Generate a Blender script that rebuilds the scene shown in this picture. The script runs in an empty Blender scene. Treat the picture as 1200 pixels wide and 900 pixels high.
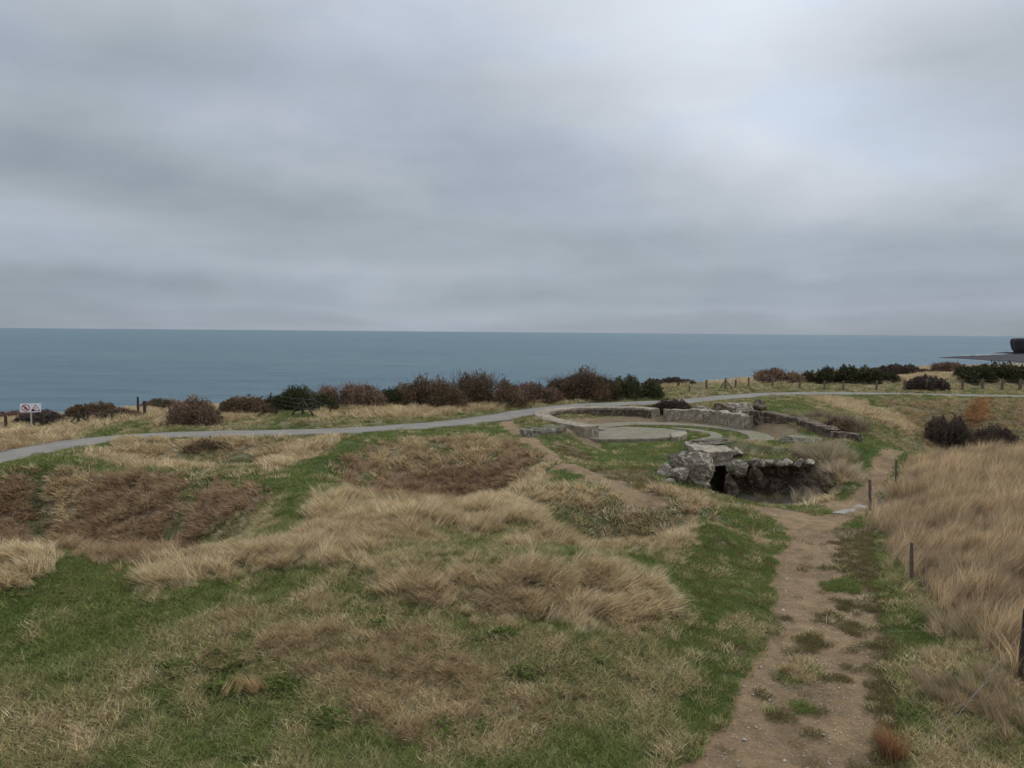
import bpy, bmesh, math, random
import numpy as np
from mathutils import Vector, Matrix, noise as mnoise

random.seed(4)
RNG = np.random.default_rng(11)
S = bpy.context.scene
COL = S.collection
R = math.radians

# ------------------------------------------------------------------ camera
CAM_H = 6.0
FPX = 900.0                     # focal length in photograph pixels (1200 wide)
PITCH = math.atan(61.0 / 900.0)
ROLL = R(0.48)
cam_data = bpy.data.cameras.new('camera')
cam = bpy.data.objects.new('camera', cam_data)
COL.objects.link(cam)
cam_data.sensor_fit = 'HORIZONTAL'
cam_data.sensor_width = 36.0
cam_data.lens = 36.0 * FPX / 1200.0
cam_data.clip_start = 0.1
cam_data.clip_end = 200000.0
_F = Vector((0, math.cos(PITCH), -math.sin(PITCH)))
_U0 = Vector((0, math.sin(PITCH), math.cos(PITCH)))
_R0 = Vector((1, 0, 0))
_Rr = _R0 * math.cos(ROLL) + _U0 * math.sin(ROLL)
_Uu = _U0 * math.cos(ROLL) - _R0 * math.sin(ROLL)
cam.matrix_world = Matrix(((_Rr.x, _Uu.x, -_F.x, 0), (_Rr.y, _Uu.y, -_F.y, 0), (_Rr.z, _Uu.z, -_F.z, CAM_H), (0, 0, 0, 1)))
S.camera = cam

# ------------------------------------------------------------------ colour management
S.view_settings.view_transform = 'Standard'
S.view_settings.look = 'None'
S.view_settings.exposure = 0.0
S.view_settings.gamma = 1.0
S.cycles.max_bounces = 5
S.cycles.diffuse_bounces = 3
S.cycles.glossy_bounces = 2
S.cycles.transmission_bounces = 2
S.cycles.transparent_max_bounces = 4

def ray(px, py):
    u = (px - 600.0) / FPX; v = (450.0 - py) / FPX
    return (_F + _Rr * u + _Uu * v)

# ------------------------------------------------------------------ world (overcast sky)
SUN_EL, SUN_AZ = R(44), R(68)      # azimuth measured from +Y (seaward) towards +X
W = bpy.data.worlds.new('World'); S.world = W
W.use_nodes = True
nt = W.node_tree; nt.nodes.clear()
def N(t, kind, **kw):
    n = t.nodes.new(kind)
    for k, v in kw.items(): setattr(n, k, v)
    return n
def mathn(t, op, a, b=None, c=None, clamp=False):
    n = N(t, 'ShaderNodeMath', operation=op, use_clamp=clamp)
    for i, x in enumerate((a, b, c)):
        if x is None: continue
        if isinstance(x, (int, float)): n.inputs[i].default_value = x
        else: t.links.new(x, n.inputs[i])
    return n.outputs[0]
def mixc(t, fac, a, b, mode='MIX'):
    n = N(t, 'ShaderNodeMix', data_type='RGBA', blend_type=mode)
    n.clamp_result = False
    for s, x in ((0, fac), (6, a), (7, b)):
        if isinstance(x, (int, float)): n.inputs[s].default_value = x
        elif isinstance(x, tuple): n.inputs[s].default_value = (*x, 1)
        else: t.links.new(x, n.inputs[s])
    return n.outputs[2]
def noisen(t, vec, scale, detail=4, rough=0.5, dist=0.0):
    n = N(t, 'ShaderNodeTexNoise')
    n.inputs['Scale'].default_value = scale; n.inputs['Detail'].default_value = detail
    n.inputs['Roughness'].default_value = rough; n.inputs['Distortion'].default_value = dist
    if vec is not None: t.links.new(vec, n.inputs['Vector'])
    return n.outputs['Fac']
def maprange(t, v, a, b, c=0.0, d=1.0, smooth=True):
    n = N(t, 'ShaderNodeMapRange'); n.interpolation_type = 'SMOOTHSTEP' if smooth else 'LINEAR'
    for i, x in enumerate((a, b, c, d)): n.inputs[1 + i].default_value = x
    t.links.new(v, n.inputs[0]); return n.outputs[0]

def build_world():
    t = nt
    out = N(t, 'ShaderNodeOutputWorld')
    sky = N(t, 'ShaderNodeTexSky', sky_type='NISHITA')
    sky.sun_disc = False; sky.sun_elevation = SUN_EL; sky.sun_rotation = SUN_AZ
    bg_sky = N(t, 'ShaderNodeBackground'); bg_sky.inputs[1].default_value = 0.1
    t.links.new(sky.outputs[0], bg_sky.inputs[0])
    tc = N(t, 'ShaderNodeTexCoord')
    sep = N(t, 'ShaderNodeSeparateXYZ'); t.links.new(tc.outputs['Generated'], sep.inputs[0])
    x, y, z = sep.outputs
    zz = mathn(t, 'ADD', mathn(t, 'MAXIMUM', z, 0.0), 0.11)
    cx = mathn(t, 'DIVIDE', x, zz); cy = mathn(t, 'DIVIDE', y, zz)
    cmb = N(t, 'ShaderNodeCombineXYZ'); t.links.new(cx, cmb.inputs[0]); t.links.new(cy, cmb.inputs[1]); cmb.inputs[2].default_value = 3.7
    n2 = noisen(t, cmb.outputs[0], 0.85, 7, 0.55, 0.2)
    n3 = noisen(t, cmb.outputs[0], 0.22, 4, 0.5, .3)
    cm2 = N(t, 'ShaderNodeCombineXYZ'); t.links.new(x, cm2.inputs[0]); t.links.new(y, cm2.inputs[1]); t.links.new(mathn(t, 'MULTIPLY', z, 2.4), cm2.inputs[2])
    n1 = noisen(t, cm2.outputs[0], 1.9, 5, 0.5, 0.15)
    n4 = noisen(t, cm2.outputs[0], 9.0, 5, 0.55, 0.3)
    # elevation gradient: darker band low, brighter zenith
    base = mathn(t, 'ADD', maprange(t, z, 0.0, 0.4, 0.425, 0.52, smooth=False), maprange(t, z, 0.3, 1.0, 0.0, 0.95, smooth=False))
    band = maprange(t, z, 0.16, 0.05, 0.0, 1.0)
    hz = maprange(t, z, 0.035, 0.0, 0.0, 1.0)
    v = mathn(t, 'ADD', base, mathn(t, 'MULTIPLY', mathn(t, 'SUBTRACT', n1, 0.5), 0.36))
    v = mathn(t, 'ADD', v, mathn(t, 'MULTIPLY', mathn(t, 'SUBTRACT', n2, 0.5), mathn(t, 'MULTIPLY', maprange(t, z, 0.01, 0.15, .25, 1.0), 0.18)))
    v = mathn(t, 'ADD', v, mathn(t, 'MULTIPLY', mathn(t, 'SUBTRACT', n3, 0.5), 0.16))
    v = mathn(t, 'ADD', v, mathn(t, 'MULTIPLY', mathn(t, 'SUBTRACT', n4, 0.5), 0.07))
    v = mathn(t, 'ADD', v, mathn(t, 'MULTIPLY', band, -0.035))
    # broad brighter and darker cloud masses
    nrm = N(t, 'ShaderNodeVectorMath', operation='NORMALIZE'); t.links.new(tc.outputs['Generated'], nrm.inputs[0])
    def blob(px, py, wa, we, amp):
        d = ray(px, py).normalized()
        az0 = math.atan2(d.x, d.y); el0 = math.asin(d.z)
        az = mathn(t, 'ARCTAN2', x, y)
        a = mathn(t, 'DIVIDE', mathn(t, 'SUBTRACT', az, az0), wa)
        wv = mathn(t, 'MULTIPLY', mathn(t, 'SUBTRACT', n1, 0.5), 0.16)
        e = mathn(t, 'DIVIDE', mathn(t, 'SUBTRACT', mathn(t, 'ADD', z, wv), math.sin(el0)), we)
        r2 = mathn(t, 'ADD', mathn(t, 'MULTIPLY', a, a), mathn(t, 'MULTIPLY', e, e))
        return mathn(t, 'MULTIPLY', mathn(t, 'EXPONENT', mathn(t, 'MULTIPLY', r2, -1.0)), amp)
    blobs = [(870, 60, 0.24, 0.16, 0.26), (1010, 180, 0.20, 0.05, 0.03), (60, 265, 0.25, 0.04, 0.09),
             (330, 322, 0.25, 0.018, 0.07), (300, 215, 0.42, 0.06, -0.085), (640, 235, 0.40, 0.05, -0.03),
             (1060, 60, 0.10, 0.10, -0.05), (880, 290, 0.35, 0.028, -0.03), (300, 60, 0.4, 0.12, -0.045), (1000, 335, .3, .012, -.04), (700, 372, .8, .008, .03)]
    for bb in blobs: v = mathn(t, 'ADD', v, blob(*bb))
    v = mathn(t, 'MAXIMUM', v, 0.2)
    warm = mixc(t, maprange(t, v, 0.32, 0.62), (0.82, 0.965, 1.09), (0.92, 0.985, 1.085))
    warm = mixc(t, maprange(t, noisen(t, cm2.outputs[0], 3.4, 3, .5, .2), .46, .62, 0, .75), warm, (0.84, 0.96, 1.15))
    warm = mixc(t, hz, warm, (0.85, 0.965, 1.11))
    cc = N(t, 'ShaderNodeVectorMath', operation='SCALE'); t.links.new(warm, cc.inputs[0]); t.links.new(v, cc.inputs['Scale'])
    bg_c = N(t, 'ShaderNodeBackground'); t.links.new(cc.outputs[0], bg_c.inputs[0]); bg_c.inputs[1].default_value = 1.0
    ms = N(t, 'ShaderNodeMixShader'); ms.inputs[0].default_value = 0.965
    t.links.new(bg_sky.outputs[0], ms.inputs[1]); t.links.new(bg_c.outputs[0], ms.inputs[2])
    t.links.new(ms.outputs[0], out.inputs[0])
build_world()

sun_d = bpy.data.lights.new('sun', 'SUN'); sun_d.energy = 1.45; sun_d.angle = R(14); sun_d.color = (1.0, 0.96, 0.9)
sun = bpy.data.objects.new('sun', sun_d); COL.objects.link(sun)
sdir = Vector((math.sin(SUN_AZ) * math.cos(SUN_EL), math.cos(SUN_AZ) * math.cos(SUN_EL), math.sin(SUN_EL)))
sun.rotation_euler = sdir.to_track_quat('Z', 'Y').to_euler()
sun.location = (0, 0, 60)

# ------------------------------------------------------------------ numeric helpers
_PERM = RNG.integers(0, 1 << 30, size=(512,), dtype=np.int64)
_VAL = RNG.random(4096)
def vnoise(x, y, seed=0):
    xi = np.floor(x).astype(np.int64); yi = np.floor(y).astype(np.int64)
    fx = x - xi; fy = y - yi
    fx = fx * fx * (3 - 2 * fx); fy = fy * fy * (3 - 2 * fy)
    def h(a, b):
        return _VAL[(_PERM[(a + seed * 31) & 511] ^ _PERM[(b + seed * 17 + 101) & 511] * 7) & 4095]
    return (h(xi, yi) * (1 - fx) + h(xi + 1, yi) * fx) * (1 - fy) + (h(xi, yi + 1) * (1 - fx) + h(xi + 1, yi + 1) * fx) * fy
def fbm(x, y, seed=0, octv=4, gain=0.5):
    s = 0.0; a = 1.0; tot = 0.0
    for o in range(octv):
        s = s + a * vnoise(x * 2 ** o + 13.7 * o, y * 2 ** o - 7.1 * o, seed + o); tot += a; a *= gain
    return s / tot * 2 - 1
def sstep(a, b, v):
    t = np.clip((v - a) / (b - a), 0, 1); return t * t * (3 - 2 * t)

def G(px, py, z):
    d = ray(px, py); t = (z - CAM_H) / d.z
    return (d.x * t, d.y * t)
def GY(px, py, Y):
    d = ray(px, py); t = Y / d.y
    return Vector((d.x * t, Y, CAM_H + d.z * t))
def X_at(px, Y): return (px - 600.0) / FPX * Y * 1.004

# ------------------------------------------------------------------ terrain control points
IMG = [  # (px, py, z)
 # foreground
 (0,900,-1.0),(200,900,-1.05),(400,900,-1.1),(600,900,-1.15),(760,900,-1.1),(0,800,-.6),(120,800,-.6),(150,740,-.35),(0,700,-.1),(60,680,.1),
 (260,740,-.3),(300,700,-.12),(380,735,-.2),(430,745,-.3),(520,745,-.35),(620,745,-.35),(700,760,-.5),(300,820,-.85),(420,820,-.85),(400,862,-1.05),
 (520,865,-1.1),(560,790,-.72),(640,860,-1.1),(720,830,-1.0),(150,860,-.9),
 # ledge above
 (430,692,0.0),(500,664,.32),(560,662,.34),(640,664,.32),(700,662,.25),(760,680,0.0),(480,722,-.22),(560,722,-.25),(640,724,-.28),(720,724,-.35),(780,730,-.55),
 (600,640,.16),(680,648,.12),(520,640,.25),(440,640,.3),(400,655,.25),(350,672,.12),(300,680,.05),
 (460,600,.45),(520,605,.4),(400,608,.3),(420,625,.28),(580,610,.35),(640,612,.3),(600,626,.2),
 # left near rim
 (-150,640,.3),(0,645,.28),(60,645,.25),(150,657,.18),(200,662,.12),(260,660,.15),(320,648,.2),(100,690,0.0),(200,700,-.05),
 # left crater far rim
 (-100,562,.2),(0,557,.2),(45,556,.2),(120,549,.2),(180,554,.15),(240,562,.05),(300,568,.25),(335,582,.35),(332,600,.35),(325,620,.28),(355,580,.3),(360,610,.28),
 (0,545,.1),(0,525,0.0),(-120,560,0.0),(60,535,.15),
 # crater 2 rim
 (90,528,.25),(150,514,.28),(250,512,.3),(330,511,.35),(400,511,.42),(380,526,.38),(350,545,.3),(330,560,.28),(140,545,.2),(200,549,.2),(260,557,.15),
 (420,520,.42),(420,540,.3),(390,562,.2),
 # central crater
 (450,517,.45),(520,511,.48),(600,518,.42),(630,535,.38),(645,548,.32),(615,572,.18),(570,586,.15),(520,592,.15),(450,583,.15),(405,574,.18),(690,565,.15),(700,550,.2),(660,575,.15),
 # crater 5
 (600,590,.2),(625,580,.15),(700,578,.1),(760,578,0.0),(806,583,-.1),(826,595,-.15),(824,615,-.15),(800,636,-.15),(760,645,-.05),(700,642,.05),(650,628,.15),
 # dirt path and right lawn
 (780,930,-1.1),(850,880,-1.05),(950,880,-1.1),(950,800,-1.05),(920,720,-1.0),(960,650,-.95),(940,612,-.95),(885,597,-.9),(985,602,-.97),(1005,596,-.97),(990,592,-.97),(1015,590,-.93),(1020,570,-.75),
 (1030,550,-.4),(1045,530,-.1),(820,760,-.8),(850,660,-.65),(850,610,-.55),(845,590,-.6),(880,640,-.8),(760,820,-1.0),(800,700,-.5),
 (1040,650,-.88),(1060,700,-.85),(1040,760,-.98),(1100,830,-.95),(1080,900,-1.1),(1200,880,-1.0),(1150,800,-.85),
 # right bank
 (1068,668,-.7),(1030,600,-.8),(1045,578,-.45),(1100,600,-.25),(1150,600,-.05),(1200,600,.05),(1130,650,-.35),(1200,650,-.15),(1150,700,-.5),(1200,720,-.45),(1200,770,-.75),
 (1075,550,-.05),(1110,545,.15),(1150,543,.25),(1200,545,.25),(1300,548,.25),(1350,650,0.0),(1350,850,-.8),
 # rim of the crater on the right
 (1000,522,.4),(1040,525,.15),(1090,532,.15),(940,466,.95),(980,476,.85),(1010,486,.6),(1050,501,0.0),(1000,500,.3),(985,510,.4),
 (1030,466,.95),(1100,468,.95),(1200,470,.9),(1300,472,.9),
 # round the gun pit
 (620,492,.6),(612,500,.5),(640,507,.50),(625,517,.38),(640,514,.36),(615,510,.42),(650,520,.25),(625,491,.70),(641,498,.70),(660,502,.66),(690,504,.42),(700,522,-.12),(760,522,-.12),(700,538,-.1),(650,540,.2),(760,540,-.05),(780,558,-.2),(740,565,.02),(800,540,-.05),(775,575,-.3),
 (830,522,.3),(870,522,.5),(900,522,.45),(900,535,.3),(870,538,.25),(940,530,.35),(970,522,.45),(990,535,.2),(1010,545,-.1),(985,560,-.35),(1000,575,-.7),(975,588,-.95),(945,598,-1.05),
 (640,476,.72),(700,472,.75),(760,471,.78),(800,471,.85),(850,465,.9),(905,470,.95),(950,482,.95),(920,478,.95),(975,494,.85),(1000,505,.6),
 # paved path
 (-80,560,0.0),(0,535,.0),(60,521,.05),(120,513,.12),(180,508.5,.2),(240,507,.25),(300,507,.3),(380,505,.38),(440,502,.45),(500,498,.5),(550,493,.55),(590,487,.6),(620,481,.68),(900,461,.95),(960,460,1.0),(1050,461,1.0),(1130,463,1.0),(1200,464,1.0),(1300,466,1.0),
 # cliff side strip
 (0,503,.1),(40,503,.12),(100,500,.15),(150,496,.35),(200,496,.35),(250,493,.45),(300,490,.55),(350,484,.9),(400,487,.75),(450,489,.62),(560,479,.75),(620,473,.8),
 (50,492,.2),(150,484,.6),(300,480,.7),(480,474,.9),(600,466,.9),(700,463,.95),(800,455,1.3),(850,452,1.35),(930,452,1.25),(1000,453,1.2),(1100,448,1.6),(1150,444,1.9),(1200,446,1.8),(1070,455,1.2),(1200,456,1.2),(1130,457,1.15),
]
PTS = []
for px, py, z in IMG:
    x, y = G(px, py, z); PTS.append((x, y, z))
def HB(px, Y, z): PTS.append((X_at(px, Y), Y, z))
for a in [(-60,24.5,-2.4),(10,24.5,-2.3),(60,24.5,-2.5),(130,24.8,-2.8),(180,23.5,-2.7),(235,24.0,-2.1),(100,28.5,-1.5),(0,28.5,-1.2),
          (180,37.5,-.7),(230,37,-.95),(290,36.5,-.95),(120,37.5,-.3),
          (450,32.0,-1.6),(530,31.0,-2.6),(600,32.5,-1.3),(430,34.5,-.9),
          (680,24.6,-1.2),(740,24.6,-1.4),(790,25.0,-1.2),(650,25.5,-.6),
          (1050,47,-.6),(1100,47,-2.4),(1200,47,-2.6),(1300,47,-2.6),(1150,42,-2.2),(1250,42,-2.3),(1090,42,-1.6),(1100,54,-.9),(1200,54,-.9),
          (130,29,-1.25),(60,29,-1.2),(130,27,-2.3),(60,27,-2.0),(180,27,-2.2),(500,36.3,-.75),(560,36,-.8),(500,34,-1.75),(560,34,-1.7),(500,31.5,-2.7),(840,34.5,-1.5),(870,34.5,-1.6),(900,34.0,-1.6),(930,33.6,-1.6),(955,33.6,-1.5),(880,32.6,-1.45),(930,32.2,-1.4),(840,33.4,-1.2),(900,31.5,-1.15),(860,31.8,-.95),
          (810,34,-.5),(795,31.5,-.55),
          (-120,54,-.7),(0,55,-.75),(60,55,-.6),(110,56,-.3),(200,58,-.1),(300,60,-.25),(400,60,.05),(500,63,.15),(600,66,.4),(700,70,.6),(850,74,1.15),(1000,84,1.0)]: HB(*a)
for x, y, z in [(-14,6,-1.2),(0,5,-1.3),(14,6,-1.3),(-14,-6,-1),(14,-6,-1),(0,-6,-1.2),(-40,-6,-.8),(40,-6,-.8),(-45,20,0),(-50,40,0),(-60,60,.3),(45,25,.2),(60,45,.5),(75,66,1),(95,95,1.6),
                (0,80,1),(30,95,1.5),(60,105,1.8),(-40,75,.4),(9.5,45.5,-.04),(5.5,45.5,-.04),(13,45.5,-.04),(9.5,41.8,-.04),(9.5,49.5,-.04),(6.5,43,-.04),(12.6,48.4,-.04),(6.6,48.4,-.04),(12.6,42.6,0.05),(14.2,43.8,0.1)]:
    PTS.append((x, y, z))
PTS = np.array(PTS)
# smoothing thin-plate spline
def tps_fit(P, lam=0.02):
    n = len(P); X = P[:, :2]
    d2 = ((X[:, None] - X[None]) ** 2).sum(-1)
    K = 0.5 * d2 * np.log(d2 + 1e-9); K[np.arange(n), np.arange(n)] = lam
    A = np.zeros((n + 3, n + 3)); A[:n, :n] = K; A[:n, n] = 1; A[:n, n + 1:] = X; A[n, :n] = 1; A[n + 1:, :n] = X.T
    b = np.zeros(n + 3); b[:n] = P[:, 2]
    return np.linalg.solve(A, b)
CO = tps_fit(PTS)
def tps_eval(x, y):
    out = np.empty(x.size); xf = x.ravel(); yf = y.ravel()
    for s in range(0, xf.size, 20000):
        dx = xf[s:s + 20000, None] - PTS[None, :, 0]; dy = yf[s:s + 20000, None] - PTS[None, :, 1]
        d2 = dx * dx + dy * dy
        out[s:s + 20000] = (0.5 * d2 * np.log(d2 + 1e-9)) @ CO[:-3] + CO[-3] + CO[-2] * xf[s:s + 20000] + CO[-1] * yf[s:s + 20000]
    return out.reshape(x.shape)

# paved path centre line
PAVE = [(-420,640,-.2),(-250,600,-.1),(-120,566,0),(-50,547,0),(0,535,0),(60,521.5,.05),(120,514,.12),(180,509.5,.2),(240,507.5,.25),(300,507,.3),(380,505,.38),(440,502,.45),(500,498,.5),(550,493,.55),(590,487.5,.6),(620,481.5,.68),(680,474.5,.72),(740,472,.78),(800,470,.85),(850,465,.9),(900,461.3,.95),(960,460.3,1.0),(1050,461.3,1.0),(1130,463,1.0),(1200,464.2,1.0),(1300,466,1.0),(1450,468,1.0)]
_pp = np.array([(*G(a, b, c), c) for a, b, c in PAVE])
def resample(P, step):
    seg = np.hypot(*(np.diff(P[:, :2], axis=0).T)); s = np.concatenate([[0], np.cumsum(seg)])
    n = max(2, int(s[-1] / step)); q = np.linspace(0, s[-1], n)
    return np.stack([np.interp(q, s, P[:, k]) for k in range(P.shape[1])], 1)
PC = resample(_pp, 0.4)
for _ in range(12):
    PC[1:-1] = PC[1:-1] * 0.5 + (PC[:-2] + PC[2:]) * 0.25
PAVE_W = 1.25
def dist_poly(x, y, P):
    """distance to a polyline and the parameter of the closest vertex"""
    best = np.full(x.shape, 1e9); bi = np.zeros(x.shape, int)
    for s in range(len(P) - 1):
        ax, ay = P[s, 0], P[s, 1]; bx, by = P[s + 1, 0] - ax, P[s + 1, 1] - ay
        t = np.clip(((x - ax) * bx + (y - ay) * by) / (bx * bx + by * by + 1e-12), 0, 1)
        d = (x - ax - t * bx) ** 2 + (y - ay - t * by) ** 2
        m = d < best; best = np.where(m, d, best); bi = np.where(m, s, bi)
    return np.sqrt(best), bi
PCs = PC[::3]
def pave_y(x): 
    o = np.argsort(PC[:, 0]); return np.interp(x, PC[o, 0], PC[o, 1])
def cliff_y(x):
    base = np.interp(x, [-80, -40, -33, -20, -8, 0, 6, 18, 36, 60, 80, 110], [50, 57, 58, 60, 61, 64, 67, 75, 92, 108, 116, 120])
    return base + 1.2 * fbm(x * 0.25, x * 0 + 3.1, 5, 3)
SEA_Z = -24.0

def raw_height(x, y):
    z = tps_eval(x, y)
    z = np.clip(z, -3.8, 2.6)
    z = z + 0.07 * fbm(x * 0.55, y * 0.55, 1, 4) + 0.03 * fbm(x * 2.1, y * 2.1, 2, 3)
    return z
# lookup grid
LX0, LY0, LS = -80.0, -12.0, 0.25
_gx = np.arange(LX0, 125, LS); _gy = np.arange(LY0, 126, LS)
_GX, _GY = np.meshgrid(_gx, _gy)
LUT = raw_height(_GX, _GY)
_d, _i = dist_poly(_GX, _GY, PCs)
_w = sstep(2.6, 1.2, _d)
LUT = LUT * (1 - _w) + (PCs[_i, 2] - 0.07) * _w
# flat floor inside the gun pit
PIT = (9.5, 45.6)
_rr = np.hypot(_GX - PIT[0], _GY - PIT[1])
_w = sstep(6.4, 5.4, _rr)
LUT = LUT * (1 - _w) + (-0.05 + 0.02 * fbm(_GX, _GY, 9, 2)) * _w
_cl = sstep(0.0, 7.0, _GY - cliff_y(_GX) - 1.0 * fbm(_GX * .6, _GY * .6, 21, 3))
LUT = LUT * (1 - _cl) + (SEA_Z - 3) * _cl
def height(x, y):
    fx = np.clip((np.asarray(x, float) - LX0) / LS, 0, len(_gx) - 1.001); fy = np.clip((np.asarray(y, float) - LY0) / LS, 0, len(_gy) - 1.001)
    i = fx.astype(int); j = fy.astype(int); u = fx - i; v = fy - j
    return (LUT[j, i] * (1 - u) + LUT[j, i + 1] * u) * (1 - v) + (LUT[j + 1, i] * (1 - u) + LUT[j + 1, i + 1] * u) * v
def hit(px, py):
    """first point of the ground seen along a pixel's ray"""
    d = ray(px, py); t = np.arange(5, 130, 0.1)
    z = CAM_H + d.z * t; h = height(d.x * t, d.y * t)
    k = np.argmax(z < h)
    if z[k] >= h[k]: k = len(t) - 1
    return (float(d.x * t[k]), float(d.y * t[k]), float(h[k]))
for _a, _b, _dep, _wd in [((45,563),(42,640),.38,.55),((238,570),(192,645),.35,.6),((700,590),(690,640),.15,.6)]:
    _p = hit(*_a); _q = hit(*_b); _P = np.array([_p[:2], _q[:2]]); _dd, _ = dist_poly(_GX, _GY, _P)
    LUT = LUT - _dep * np.exp(-(_dd / _wd) ** 2)
_height0 = height
def height(x, y):
    x = np.asarray(x, float); y = np.asarray(y, float); z = _height0(x, y)
    xa = X_at(832, 34.4); xb = X_at(958, 34.4); fl = -1.55 + .06 * np.sin(x * 3)
    w = sstep(xa - .35, xa - .15, x) * sstep(xb + .9, xb, x) * sstep(32.3, 33.6, y + .35 * np.sin(x * 1.7)) * (y < 36.9)
    z = z * (1 - w) + np.minimum(z, fl) * w
    room = (x > X_at(828, 35.7)) & (x < X_at(862, 35.7)) & (y >= 35.38) & (y < 39.4)
    z = np.where(room, -1.7, z)
    r = np.abs((x - PUDC[0]) / 1.0) ** 2 + np.abs((y - PUDC[1]) / 1.3) ** 2      # level bed of the puddle
    w = sstep(1.9, .75, r); z = z * (1 - w) + PUDZ * w
    return z
PUDZ = -.97; PUDC = G(997, 594.5, PUDZ)
def gheight(x, y):
    z = height(x, y); rf = (x > X_at(864, 35.5)) & (x < X_at(962, 35.5)) & (y > 35.25) & (y < 37.2)
    return np.where(rf, .16, z)
def hz(x, y): return float(height(x, y))
def grad(x, y, e=0.3):
    return (height(x + e, y) - height(x - e, y)) / (2 * e), (height(x, y + e) - height(x, y - e)) / (2 * e)
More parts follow.
